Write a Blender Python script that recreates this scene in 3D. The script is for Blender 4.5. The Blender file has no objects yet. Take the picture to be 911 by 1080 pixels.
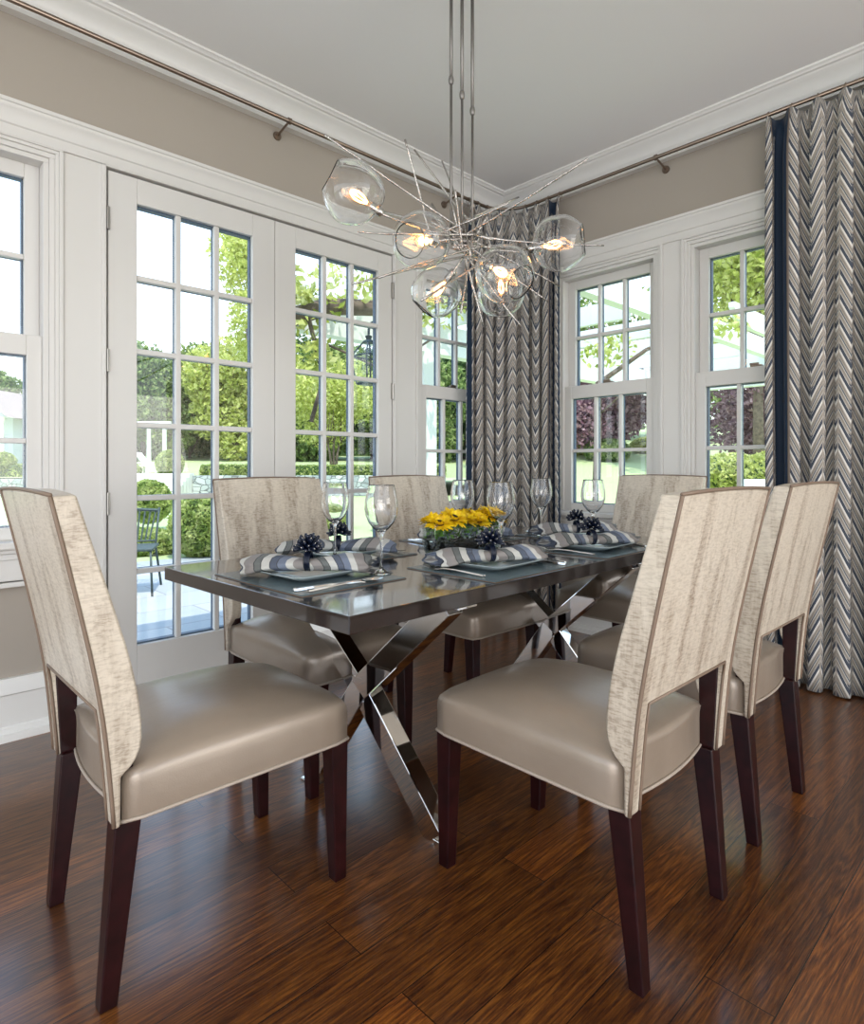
import bpy, bmesh, math, random
import numpy as np
from mathutils import Vector, Matrix, Quaternion
PI = math.pi
C = bpy.context.scene.collection
rnd = random.Random(7)

# ------------------------------------------------------------------ helpers
def link_mesh(name, me, mat=None, parent=None, smooth=None, bevel=None, sub=None):
    o = bpy.data.objects.new(name, me)
    C.objects.link(o)
    if mat is not None and not me.materials: me.materials.append(mat)
    if parent is not None: o.parent = parent
    if smooth is not None:
        me.polygons.foreach_set('use_smooth', [True]*len(me.polygons))
        if smooth < 3:
            try: me.set_sharp_from_angle(angle=smooth)
            except Exception: pass
    if bevel:
        b = o.modifiers.new('bevel', 'BEVEL'); b.width = bevel; b.segments = 2; b.limit_method = 'ANGLE'; b.angle_limit = math.radians(35)
    if sub:
        s = o.modifiers.new('sub', 'SUBSURF'); s.levels = sub; s.render_levels = sub
    return o

class MB:
    """collects boxes, tubes, lathes and prisms into one mesh"""
    def __init__(s): s.v = []; s.f = []; s.uv = None
    def add(s, vs, fs):
        n = len(s.v); s.v += [tuple(map(float, p)) for p in vs]; s.f += [tuple(i+n for i in f) for f in fs]; return s
    def box(s, x0, x1, y0, y1, z0, z1):
        vs = [(x, y, z) for z in (z0, z1) for y in (y0, y1) for x in (x0, x1)]
        return s.add(vs, [(0,2,3,1),(4,5,7,6),(0,1,5,4),(2,6,7,3),(0,4,6,2),(1,3,7,5)])
    def taper(s, b, t):
        """b, t = (x0,x1,y0,y1,z)"""
        vs = [(b[0],b[2],b[4]),(b[1],b[2],b[4]),(b[1],b[3],b[4]),(b[0],b[3],b[4]),(t[0],t[2],t[4]),(t[1],t[2],t[4]),(t[1],t[3],t[4]),(t[0],t[3],t[4])]
        return s.add(vs, [(3,2,1,0),(4,5,6,7),(0,1,5,4),(1,2,6,5),(2,3,7,6),(3,0,4,7)])
    def tube(s, pts, r, n=8, closed=False, caps=True):
        pts = [Vector(p) for p in pts]; m = len(pts)
        rr = r if isinstance(r, (list, tuple)) else [r]*m
        ref = Vector((0,0,1)); rings = []
        prev = None
        for i, p in enumerate(pts):
            if closed: t = pts[(i+1) % m]-pts[i-1]
            else: t = pts[min(i+1, m-1)]-pts[max(i-1, 0)]
            if t.length < 1e-9: t = Vector((0,0,1))
            t.normalize()
            if prev is None:
                a = ref.cross(t)
                if a.length < 1e-3: a = Vector((1,0,0)).cross(t)
            else: a = prev-t*prev.dot(t)
            a.normalize(); prev = a; b = t.cross(a)
            rings.append([p+(a*math.cos(2*PI*k/n)+b*math.sin(2*PI*k/n))*rr[i] for k in range(n)])
        vs = [q for R in rings for q in R]; fs = []
        for i in range(m if closed else m-1):
            j = (i+1) % m
            for k in range(n): fs.append((i*n+k, i*n+(k+1) % n, j*n+(k+1) % n, j*n+k))
        if caps and not closed: fs += [tuple(range(n))[::-1], tuple((m-1)*n+k for k in range(n))]
        return s.add(vs, fs)
    def lathe(s, prof, c=(0,0,0), n=32, axis=None, closed=False):
        q = Quaternion() if axis is None else Vector((0,0,1)).rotation_difference(Vector(axis).normalized())
        c = Vector(c); vs = []; fs = []
        for r, z in prof:
            for k in range(n):
                a = 2*PI*k/n; vs.append(c+q @ Vector((r*math.cos(a), r*math.sin(a), z)))
        m = len(prof)
        for i in range(m if closed else m-1):
            j = (i+1) % m
            for k in range(n): fs.append((i*n+k, i*n+(k+1) % n, j*n+(k+1) % n, j*n+k))
        return s.add(vs, fs)
    def bar(s, p0, p1, w, h, up=(1,0,0)):
        p0, p1 = Vector(p0), Vector(p1); t = (p1-p0).normalized(); u = Vector(up); u = (u-t*u.dot(t)).normalized(); k = t.cross(u)
        vs = [p+u*(a*w/2)+k*(b*h/2) for p in (p0, p1) for a, b in ((-1,-1),(1,-1),(1,1),(-1,1))]
        return s.add(vs, [(3,2,1,0),(4,5,6,7),(0,1,5,4),(1,2,6,5),(2,3,7,6),(3,0,4,7)])
    def prism(s, poly, y0, y1, plane='xz'):
        n = len(poly)
        if plane == 'xz': vs = [(a, y0, b) for a, b in poly]+[(a, y1, b) for a, b in poly]
        elif plane == 'yz': vs = [(y0, a, b) for a, b in poly]+[(y1, a, b) for a, b in poly]
        else: vs = [(a, b, y0) for a, b in poly]+[(a, b, y1) for a, b in poly]
        return s.add(vs, [tuple(range(n)), tuple(range(2*n-1, n-1, -1))]+[(i, i+n, (i+1) % n+n, (i+1) % n) for i in range(n)])
    def mesh(s, name):
        me = bpy.data.meshes.new(name); me.from_pydata(s.v, [], s.f); me.update()
        bm = bmesh.new(); bm.from_mesh(me); bmesh.ops.recalc_face_normals(bm, faces=bm.faces); bm.to_mesh(me); bm.free()
        return me
    def build(s, name, mat, parent=None, **k): return link_mesh(name, s.mesh(name), mat, parent, **k)

def tag(o, label=None, cat=None, group=None, kind=None):
    if label: o['label'] = label
    if cat: o['category'] = cat
    if group: o['group'] = group
    if kind: o['kind'] = kind
    return o
def thing(name, label, cat, loc=(0,0,0), rz=0, group=None):
    o = bpy.data.objects.new(name, None); C.objects.link(o); o.location = loc; o.rotation_euler = (0,0,rz); o.empty_display_size = .1
    return tag(o, label, cat, group)
def struct(o): return tag(o, kind='structure')
def dup(o, parent=None):
    c = o.copy(); C.objects.link(c)
    if parent is not None: c.parent = parent
    for ch in o.children: dup(ch, c)
    return c

# ------------------------------------------------------------------ materials
def newmat(name):
    m = bpy.data.materials.new(name); m.use_nodes = True; nt = m.node_tree
    for n in list(nt.nodes): nt.nodes.remove(n)
    out = nt.nodes.new('ShaderNodeOutputMaterial'); b = nt.nodes.new('ShaderNodeBsdfPrincipled'); nt.links.new(b.outputs[0], out.inputs[0])
    return m, nt, b, out
def simple(name, col, rough=.5, metal=0, bump=0, bscale=40, var=0, coat=0, spec=.5, sheen=0, trans=0, ior=1.45, emit=None, estr=0):
    m, nt, b, out = newmat(name)
    b.inputs['Base Color'].default_value = (*col, 1); b.inputs['Roughness'].default_value = rough; b.inputs['Metallic'].default_value = metal
    b.inputs['Coat Weight'].default_value = coat; b.inputs['Specular IOR Level'].default_value = spec; b.inputs['Sheen Weight'].default_value = sheen
    b.inputs['Transmission Weight'].default_value = trans; b.inputs['IOR'].default_value = ior
    if emit: b.inputs['Emission Color'].default_value = (*emit, 1); b.inputs['Emission Strength'].default_value = estr
    if bump or var:
        tc = nt.nodes.new('ShaderNodeTexCoord'); no = nt.nodes.new('ShaderNodeTexNoise'); no.inputs['Scale'].default_value = bscale; no.inputs['Detail'].default_value = 4
        nt.links.new(tc.outputs['Object'], no.inputs['Vector'])
        if bump:
            bp = nt.nodes.new('ShaderNodeBump'); bp.inputs['Strength'].default_value = bump; bp.inputs['Distance'].default_value = .01
            nt.links.new(no.outputs['Fac'], bp.inputs['Height']); nt.links.new(bp.outputs[0], b.inputs['Normal'])
        if var:
            r = nt.nodes.new('ShaderNodeValToRGB'); r.color_ramp.elements[0].position = .3; r.color_ramp.elements[1].position = .7
            r.color_ramp.elements[0].color = (*[c*(1-var) for c in col], 1); r.color_ramp.elements[1].color = (*[min(1, c*(1+var)) for c in col], 1)
            nt.links.new(no.outputs['Fac'], r.inputs[0]); nt.links.new(r.outputs[0], b.inputs['Base Color'])
    return m
def N(nt, t, **k):
    n = nt.nodes.new(t)
    for a, v in k.items(): setattr(n, a, v)
    return n
def math_(nt, op, a, b=None, c=None):
    n = nt.nodes.new('ShaderNodeMath'); n.operation = op
    for i, v in enumerate((a, b, c)):
        if v is None: continue
        if isinstance(v, (int, float)): n.inputs[i].default_value = v
        else: nt.links.new(v, n.inputs[i])
    return n.outputs[0]
def mixc(nt, fac, a, b, mode='MIX'):
    n = nt.nodes.new('ShaderNodeMix'); n.data_type = 'RGBA'; n.blend_type = mode
    for i, v in ((0, fac), (6, a), (7, b)):
        if isinstance(v, (int, float)): n.inputs[i].default_value = v
        elif isinstance(v, tuple): n.inputs[i].default_value = (*v, 1)
        else: nt.links.new(v, n.inputs[i])
    return n.outputs[2]
def ramp(nt, src, stops, interp='LINEAR'):
    r = nt.nodes.new('ShaderNodeValToRGB'); r.color_ramp.interpolation = interp; e = r.color_ramp.elements
    while len(e) > 1: e.remove(e[-1])
    e[0].position = stops[0][0]; e[0].color = (*stops[0][1], 1)
    for p, c in stops[1:]: x = e.new(p); x.color = (*c, 1)
    nt.links.new(src, r.inputs[0]); return r.outputs[0]
def coords(nt, scale=(1,1,1), kind='Object', rot=(0,0,0)):
    tc = nt.nodes.new('ShaderNodeTexCoord'); mp = nt.nodes.new('ShaderNodeMapping'); mp.inputs['Scale'].default_value = scale; mp.inputs['Rotation'].default_value = rot
    nt.links.new(tc.outputs[kind], mp.inputs[0]); return mp.outputs[0]
def noise(nt, vec, scale, detail=4, rough=.5, dist=0):
    n = nt.nodes.new('ShaderNodeTexNoise'); n.inputs['Scale'].default_value = scale; n.inputs['Detail'].default_value = detail; n.inputs['Roughness'].default_value = rough; n.inputs['Distortion'].default_value = dist
    nt.links.new(vec, n.inputs['Vector']); return n.outputs['Fac']
def bump(nt, b, h, strength=.3, dist=.005):
    bp = nt.nodes.new('ShaderNodeBump'); bp.inputs['Strength'].default_value = strength; bp.inputs['Distance'].default_value = dist
    nt.links.new(h, bp.inputs['Height']); nt.links.new(bp.outputs[0], b.inputs['Normal'])

M = {}
M['white'] = simple('white_paint', (.68,.66,.63), .4)
M['ceil'] = simple('ceiling_paint', (.86,.855,.84), .8)
M['taupe'] = simple('taupe_paint', (.38,.335,.285), .7)
M['crownw'] = simple('crown_paint', (.76,.745,.715), .4)
M['hinge'] = simple('hinge_metal', (.38,.36,.33), .35, 1)
M['bronze'] = simple('brushed_bronze', (.27,.21,.165), .33, 1)
M['dkwood'] = simple('mahogany_legs', (.016,.0026,.003), .3, coat=.1, spec=.3, var=.4, bscale=25)
M['piping'] = simple('brown_piping', (.20,.14,.10), .5)
M['welt'] = simple('taupe_welt', (.40,.33,.27), .45)
M['chrome'] = simple('polished_steel', (.80,.80,.80), .04, 1)
M['silver'] = simple('silver_flatware', (.78,.77,.75), .12, 1)
M['twig'] = simple('hammered_silver_twig', (.50,.47,.44), .2, 1, bump=.5, bscale=120)
M['rodm'] = simple('satin_nickel_rod', (.25,.235,.22), .5, .9)
M['plate'] = simple('pale_blue_ceramic', (.52,.60,.62), .12, coat=.4)
M['matt'] = simple('slate_blue_placemat', (.10,.145,.165), .22, bump=.15, bscale=200, coat=.3)
M['matedge'] = simple('placemat_cork_edge', (.17,.10,.06), .7)
M['navy'] = simple('navy_beads', (.004,.008,.024), .35, coat=.15)
M['pearl'] = simple('pearl_tips', (.8,.74,.62), .2, .3)
M['navyband'] = simple('navy_velvet', (.002,.016,.042), .7, sheen=.1)
M['tape'] = simple('taupe_tape', (.16,.125,.10), .7)
M['petal'] = simple('yellow_petals', (1.0,.60,.008), .5, var=.25, bscale=60)
M['disc'] = simple('sunflower_disc', (.03,.012,.006), .9, bump=1, bscale=300)
M['stem'] = simple('green_stems', (.10,.22,.03), .5, var=.4, bscale=50)
M['glazing'] = simple('dark_outer_glazing', (.07,.11,.17), .5)
M['stone'] = simple('black_pebbles', (.012,.012,.014), .15, coat=.4)
M['iron'] = simple('lantern_iron', (.03,.05,.06), .5, .5)
M['ochair'] = simple('green_grey_metal', (.06,.085,.08), .5, .3)
M['outwhite'] = simple('exterior_white_paint', (.80,.81,.80), .6)
M['gwall'] = simple('garden_house_clapboard', (.50,.56,.60), .7)
M['lounge'] = simple('white_lounge_paint', (.82,.80,.76), .6)
M['paper'] = simple('roof_shingles', (.30,.24,.21), .9, var=.25, bscale=3)
M['bark'] = simple('bark', (.16,.12,.09), .9, bump=1, bscale=12, var=.4)
M['bulbmetal'] = simple('socket_metal', (.5,.48,.45), .25, 1)
M['fil'] = simple('glowing_filament', (1,.6,.3), .5, emit=(1,.50,.18), estr=26)
M['bulbglass'] = None

def glassmat(name, tint=(1,1,1), refl=1.0):
    m, nt, b, out = newmat(name); nt.nodes.remove(b)
    t = N(nt, 'ShaderNodeBsdfTransparent'); t.inputs[0].default_value = (*tint, 1)
    g = N(nt, 'ShaderNodeBsdfGlossy'); g.inputs['Roughness'].default_value = .01
    fr = N(nt, 'ShaderNodeLayerWeight'); fr.inputs[0].default_value = .5
    mx = N(nt, 'ShaderNodeMixShader'); f = math_(nt, 'MULTIPLY', math_(nt, 'ADD', math_(nt, 'MULTIPLY', math_(nt, 'POWER', fr.outputs['Facing'], 4.0), .85), .045), refl)
    nt.links.new(f, mx.inputs[0]); nt.links.new(t.outputs[0], mx.inputs[1]); nt.links.new(g.outputs[0], mx.inputs[2]); nt.links.new(mx.outputs[0], out.inputs[0])
    return m
M['pane'] = glassmat('window_glass', (.97,.985,.985), .8)
M['bulbglass'] = glassmat('bulb_glass', (1,.93,.84), 1.0)
M['glass'] = simple('clear_glass', (1,1,1), 0, trans=1, ior=1.45)
M['vglass'] = glassmat('vessel_glass', (.95,.98,.97), 1.2)

# floor: long oak planks running along X, dark red-brown with orange grain
def floor_mat():
    m, nt, b, out = newmat('oak_floor')
    v = coords(nt)
    br = N(nt, 'ShaderNodeTexBrick'); nt.links.new(v, br.inputs['Vector'])
    br.offset = .37; br.offset_frequency = 2
    br.inputs['Scale'].default_value = 1; br.inputs['Brick Width'].default_value = 1.35; br.inputs['Row Height'].default_value = .14
    br.inputs['Mortar Size'].default_value = .0012; br.inputs['Mortar Smooth'].default_value = 0; br.inputs['Bias'].default_value = 0
    br.inputs['Color1'].default_value = (0,0,0,1); br.inputs['Color2'].default_value = (1,1,1,1); br.inputs['Mortar'].default_value = (.5,.5,.5,1)
    # per plank random offset of grain
    cmb = N(nt, 'ShaderNodeVectorMath', operation='ADD'); sc = N(nt, 'ShaderNodeVectorMath', operation='SCALE'); sc.inputs['Scale'].default_value = 7.3
    nt.links.new(br.outputs['Color'], sc.inputs[0]); nt.links.new(v, cmb.inputs[0]); nt.links.new(sc.outputs[0], cmb.inputs[1])
    mp = N(nt, 'ShaderNodeMapping'); mp.inputs['Scale'].default_value = (.55, 8, 1); nt.links.new(cmb.outputs[0], mp.inputs[0])
    n1 = noise(nt, mp.outputs[0], 1.6, 3, .55, .6)
    rings = math_(nt, 'FRACT', math_(nt, 'MULTIPLY', n1, 13))
    ringd = math_(nt, 'SMOOTH_MIN', rings, math_(nt, 'SUBTRACT', 1.0, rings), .1)
    mp2 = N(nt, 'ShaderNodeMapping'); mp2.inputs['Scale'].default_value = (14, 260, 1); nt.links.new(cmb.outputs[0], mp2.inputs[0])
    n2 = noise(nt, mp2.outputs[0], 1.0, 4, .7)
    grain = math_(nt, 'ADD', math_(nt, 'MULTIPLY', ringd, .50), math_(nt, 'MULTIPLY', n2, .95))
    col = ramp(nt, grain, [(.30,(.020,.0062,.0028)), (.48,(.072,.0215,.0060)), (.66,(.145,.047,.0095)), (.85,(.25,.088,.015))])
    tone = ramp(nt, br.outputs['Color'], [(0,(.66,.64,.66)), (.5,(1,1,1)), (1,(1.45,1.32,1.15))])
    col = mixc(nt, 1.0, col, tone, 'MULTIPLY')
    col = mixc(nt, br.outputs['Fac'], col, (.006,.003,.002))
    nt.links.new(col, b.inputs['Base Color'])
    b.inputs['Roughness'].default_value = .3
    b.inputs['Coat Weight'].default_value = .7; b.inputs['Coat Roughness'].default_value = .16
    h = math_(nt, 'SUBTRACT', math_(nt, 'MULTIPLY', grain, .35), br.outputs['Fac'])
    bump(nt, b, h, .22, .0015)
    return m
M['floor'] = floor_mat()

def croc_mat():
    m, nt, b, out = newmat('distressed_cream_fabric')
    v = coords(nt)
    lo = noise(nt, coords(nt, (6, 9, 1.3)), 1.25, 7, .72, .3)
    fine = noise(nt, coords(nt, (55, 55, 230)), 1.0, 3, .6)
    fine2 = noise(nt, coords(nt, (30, 90, 30)), 1.0, 3, .6)
    msk = ramp(nt, lo, [(.47,(0,0,0)), (.62,(1,1,1))])
    d = math_(nt, 'MULTIPLY', ramp(nt, fine, [(.46,(0,0,0)), (.62,(1,1,1))]), math_(nt, 'ADD', math_(nt, 'MULTIPLY', msk, .45), .22))
    base = mixc(nt, fine2, (.53,.46,.37), (.70,.62,.51))
    base = mixc(nt, math_(nt, 'MULTIPLY', msk, .50), base, (.23,.16,.105))
    col = mixc(nt, d, base, (.19,.13,.085))
    nt.links.new(col, b.inputs['Base Color']); b.inputs['Roughness'].default_value = .38; b.inputs['Coat Weight'].default_value = .15; b.inputs['Coat Roughness'].default_value = .3
    vo = N(nt, 'ShaderNodeTexVoronoi', feature='DISTANCE_TO_EDGE'); vo.inputs['Scale'].default_value = 1; nt.links.new(coords(nt, (70, 70, 110)), vo.inputs['Vector'])
    bump(nt, b, math_(nt, 'ADD', math_(nt, 'MULTIPLY', vo.outputs['Distance'], .8), math_(nt, 'MULTIPLY', fine, .4)), .25, .002)
    return m
M['croc'] = croc_mat()
def leather_mat():
    m, nt, b, out = newmat('taupe_leather')
    n = noise(nt, coords(nt, (3, 6, 5)), 2, 4); n2 = noise(nt, coords(nt), 350, 2)
    nt.links.new(mixc(nt, n, (.265,.208,.158), (.35,.28,.218)), b.inputs['Base Color'])
    b.inputs['Roughness'].default_value = .34; b.inputs['Metallic'].default_value = .2; b.inputs['Coat Weight'].default_value = .4; b.inputs['Coat Roughness'].default_value = .25
    bump(nt, b, math_(nt, 'ADD', math_(nt, 'MULTIPLY', n, 1.0), math_(nt, 'MULTIPLY', n2, .12)), .25, .01)
    return m
M['leather'] = leather_mat()
def tabletop_mat():
    m, nt, b, out = newmat('espresso_tabletop')
    n = noise(nt, coords(nt, (3, 90, 20)), 1, 4, .6)
    nt.links.new(ramp(nt, n, [(.3,(.006,.0032,.0025)), (.7,(.020,.010,.008))]), b.inputs['Base Color'])
    b.inputs['Roughness'].default_value = .2; b.inputs['Coat Weight'].default_value = 1; b.inputs['Coat Roughness'].default_value = .06; b.inputs['Coat IOR'].default_value = 1.5
    return m
M['table'] = tabletop_mat()

def chevron_mat():
    m, nt, b, out = newmat('chevron_curtain_fabric')
    uvn = N(nt, 'ShaderNodeUVMap'); sp = N(nt, 'ShaderNodeSeparateXYZ'); nt.links.new(uvn.outputs[0], sp.inputs[0])
    P = .10
    u = math_(nt, 'FRACT', math_(nt, 'DIVIDE', sp.outputs[0], P))
    tri = math_(nt, 'ABSOLUTE', math_(nt, 'SUBTRACT', u, .5))          # 0 at fold centre, .5 at column edge
    t = math_(nt, 'FRACT', math_(nt, 'DIVIDE', math_(nt, 'ADD', sp.outputs[1], math_(nt, 'MULTIPLY', tri, .23)), .118))
    W, NV, TP, BL, GR = (.78,.75,.69), (.008,.026,.060), (.37,.325,.275), (.06,.085,.12), (.20,.18,.16)
    col = ramp(nt, t, [(0,W),(.06,NV),(.29,W),(.32,TP),(.42,GR),(.47,TP),(.55,W),(.58,BL),(.67,TP),(.78,GR),(.83,TP),(.92,W)], 'CONSTANT')
    # little diamonds on the points of the chevrons
    dd = math_(nt, 'ADD', math_(nt, 'MULTIPLY', math_(nt, 'SUBTRACT', .5, tri), 9), math_(nt, 'MULTIPLY', math_(nt, 'ABSOLUTE', math_(nt, 'SUBTRACT', t, .36)), 9))
    dot = math_(nt, 'LESS_THAN', dd, .95); dot2 = math_(nt, 'LESS_THAN', dd, .5)
    col = mixc(nt, dot, col, NV); col = mixc(nt, dot2, col, (.2,.2,.2))
    gap = math_(nt, 'LESS_THAN', tri, .035); col = mixc(nt, math_(nt, 'MULTIPLY', gap, .75), col, TP)
    wv = noise(nt, coords(nt, (500, 500, 900)), 1, 2); col = mixc(nt, math_(nt, 'MULTIPLY', wv, .3), col, (.27,.24,.21))
    nt.links.new(col, b.inputs['Base Color']); b.inputs['Roughness'].default_value = .8; b.inputs['Sheen Weight'].default_value = .1
    bump(nt, b, wv, .3, .002)
    return m
M['chev'] = chevron_mat()
def napkin_mat():
    m, nt, b, out = newmat('striped_napkin')
    uvn = N(nt, 'ShaderNodeUVMap'); sp = N(nt, 'ShaderNodeSeparateXYZ'); nt.links.new(uvn.outputs[0], sp.inputs[0])
    t = math_(nt, 'FRACT', math_(nt, 'DIVIDE', sp.outputs[0], .155))
    col = ramp(nt, t, [(0,(.28,.25,.235)),(.16,(.03,.035,.035)),(.18,(.13,.14,.135)),(.30,(.03,.035,.035)),(.32,(.60,.59,.55)),(.48,(.03,.035,.05)),(.50,(.065,.085,.135)),(.62,(.03,.035,.05)),(.64,(.15,.185,.265)),(.80,(.62,.61,.57)),(.94,(.28,.25,.235))], 'CONSTANT')
    wv = noise(nt, coords(nt, (700, 700, 700)), 1, 2)
    nt.links.new(mixc(nt, math_(nt, 'MULTIPLY', wv, .3), col, (.25,.25,.25)), b.inputs['Base Color']); b.inputs['Roughness'].default_value = .85
    bump(nt, b, wv, .3, .001)
    return m
M['napkin'] = napkin_mat()

def leafmat(name, c1, c2, c3, scale=3):
    m, nt, b, out = newmat(name); nt.nodes.remove(b)
    tc = N(nt, 'ShaderNodeTexCoord'); n = noise(nt, tc.outputs['Object'], scale, 3)
    oi = N(nt, 'ShaderNodeTexWhiteNoise'); oi.noise_dimensions = '3D'
    sn = N(nt, 'ShaderNodeVectorMath', operation='SNAP'); sn.inputs[1].default_value = (.12,.12,.12)
    nt.links.new(tc.outputs['Object'], sn.inputs[0]); nt.links.new(sn.outputs[0], oi.inputs['Vector'])
    f = math_(nt, 'ADD', math_(nt, 'MULTIPLY', n, .6), math_(nt, 'MULTIPLY', oi.outputs['Value'], .4))
    col = ramp(nt, f, [(.25,c1),(.5,c2),(.75,c3)])
    d = N(nt, 'ShaderNodeBsdfDiffuse'); t = N(nt, 'ShaderNodeBsdfTranslucent'); mx = N(nt, 'ShaderNodeMixShader'); mx.inputs[0].default_value = .4
    nt.links.new(col, d.inputs[0]); nt.links.new(col, t.inputs[0]); nt.links.new(d.outputs[0], mx.inputs[1]); nt.links.new(t.outputs[0], mx.inputs[2]); nt.links.new(mx.outputs[0], out.inputs[0])
    return m
M['leaf'] = leafmat('green_leaves', (.07,.13,.04), (.22,.31,.09), (.50,.55,.24))
M['leafb'] = leafmat('yellow_green_leaves', (.30,.36,.07), (.58,.62,.18), (.80,.80,.40))
M['leafd'] = leafmat('dark_green_leaves', (.02,.05,.02), (.07,.13,.045), (.22,.29,.11))
M['leafp'] = leafmat('plum_leaves', (.12,.05,.07), (.30,.17,.20), (.55,.38,.40))
M['box'] = leafmat('boxwood_leaves', (.15,.23,.05), (.36,.44,.12), (.62,.65,.28), 9)
M['core'] = simple('hedge_core', (.05,.10,.02), .9)
def grass_mat():
    m, nt, b, out = newmat('lawn')
    n = noise(nt, coords(nt), .6, 5); n2 = noise(nt, coords(nt), 40, 2)
    nt.links.new(mixc(nt, math_(nt, 'MULTIPLY', math_(nt, 'ADD', n, n2), .5), (.34,.42,.17), (.50,.57,.29)), b.inputs['Base Color']); b.inputs['Roughness'].default_value = .95
    return m
M['grass'] = grass_mat()
def paver_mat():
    m, nt, b, out = newmat('bluestone_pavers')
    br = N(nt, 'ShaderNodeTexBrick'); nt.links.new(coords(nt), br.inputs['Vector']); br.inputs['Scale'].default_value = 1; br.inputs['Brick Width'].default_value = .9; br.inputs['Row Height'].default_value = .6
    br.inputs['Mortar Size'].default_value = .008; br.inputs['Color1'].default_value = (.30,.34,.36,1); br.inputs['Color2'].default_value = (.42,.44,.44,1); br.inputs['Mortar'].default_value = (.2,.2,.2,1)
    nt.links.new(mixc(nt, math_(nt, 'MULTIPLY', noise(nt, coords(nt), 5, 5), .5), br.outputs['Color'], (.48,.46,.43)), b.inputs['Base Color']); b.inputs['Roughness'].default_value = .7
    return m
M['paver'] = paver_mat()
M['bounce'] = simple('pale_bounce_surface', (.50,.49,.47), .9, var=.1)  # neutral tone for the unseen ground added as a light bouncer
def stonewall_mat():
    m, nt, b, out = newmat('rubble_stone')
    vo = N(nt, 'ShaderNodeTexVoronoi'); vo.inputs['Scale'].default_value = 3; nt.links.new(coords(nt, (1,1,1.6)), vo.inputs['Vector'])
    ve = N(nt, 'ShaderNodeTexVoronoi', feature='DISTANCE_TO_EDGE'); ve.inputs['Scale'].default_value = 3; nt.links.new(coords(nt, (1,1,1.6)), ve.inputs['Vector'])
    col = mixc(nt, math_(nt, 'LESS_THAN', ve.outputs['Distance'], .05), ramp(nt, vo.outputs['Color'], [(.2,(.30,.34,.34)),(.8,(.58,.60,.57))]), (.15,.16,.16))
    nt.links.new(col, b.inputs['Base Color']); b.inputs['Roughness'].default_value = .9
    return m
M['rubble'] = stonewall_mat()

# ------------------------------------------------------------------ camera
cam_d = bpy.data.cameras.new('camera'); cam = bpy.data.objects.new('camera', cam_d); C.objects.link(cam)
cam.location = (0, 0, 1.10); cam.rotation_euler = (PI/2, 0, -math.atan2(.6914, .7225))
cam_d.sensor_fit = 'HORIZONTAL'; cam_d.sensor_width = 36; cam_d.lens = 653.5/911*36; cam_d.shift_y = -48/911; cam_d.clip_end = 300; cam_d.clip_start = .02
bpy.context.scene.camera = cam

# ------------------------------------------------------------------ room shell
DL, DR, H = 2.971, 3.566, 3.07
TH = .17                                       # wall thickness outside the panel plane
BX, BY = -2.6, -3.6                            # how far floor and ceiling run behind the camera
struct(MB().box(BX, DR+TH, BY, DL+TH, -.12, 0).build('floor', M['floor']))
struct(MB().box(BX-.5, DR+TH+.30, BY-.5, DL+TH+.30, H, H+.22).build('ceiling', M['ceil']))
ZS, ZT = .80, 2.44                              # window openings in the panelling
WIN_L = [(-.095, .685), (2.70, 3.47)]           # openings along the left wall (x)
WIN_R = [(1.725, 2.515), (.825, 1.613)]         # openings along the right wall (y)
DOOR = (.855, 2.507)
REC = .03                                      # taupe plaster lies this far behind the white panelling
wl = MB()
wl.box(BX, DR+TH, DL+REC, DL+TH, 2.50, H)                    # above the cap
wl.box(BX, WIN_L[0][0]-.9, DL+REC, DL+TH, 0, 2.50)
for a, b in ((WIN_L[0][0]-.9, WIN_L[0][1]+.02), (WIN_L[1][0]-.02, DR+TH)): wl.box(a, b, DL+REC, DL+TH, 0, ZS-.02)
struct(wl.build('wall_left', M['taupe']))
wr = MB()
wr.box(DR+REC, DR+TH, BY, DL+TH, 2.50, H)
wr.box(DR+REC, DR+TH, BY, DL+REC, 0, ZS-.02)
wr.box(DR+REC, DR+TH, BY, -.2, ZS-.02, 2.50)
struct(wr.build('wall_right', M['taupe']))

# white panelling between the openings, plinth to cap
tn = [0]
def trim(mb, mat='white', **k):
    tn[0] += 1; return struct(mb.build('trim_%d' % tn[0], M[mat], **k))
p = MB()
xs = [WIN_L[0][0]-.9, WIN_L[0][0], WIN_L[0][1], DOOR[0], DOOR[1], WIN_L[1][0], WIN_L[1][1], DR]
p.box(xs[0], xs[1], DL, DL+TH-.01, ZS-.02, ZT); p.box(xs[2], xs[3], DL, DL+TH-.01, 0, ZT); p.box(xs[4], xs[5], DL, DL+TH-.01, 0, ZT); p.box(xs[6], xs[7]+TH-.01, DL, DL+TH-.01, ZS-.02, ZT)
p.box(xs[0], DR, DL, DL+TH-.01, ZT, 2.50)
trim(p, bevel=.003)
p = MB(); a = WIN_R
p.box(DR, DR+TH-.01, a[0][1], DL-.001, ZS-.02, ZT); p.box(DR, DR+TH-.01, a[1][1], a[0][0], 0, ZT); p.box(DR, DR+TH-.01, -.2, a[1][0], ZS-.02, ZT); p.box(DR, DR+TH-.01, -.2, DL-.001, ZT, 2.50)
trim(p, bevel=.003)
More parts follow.
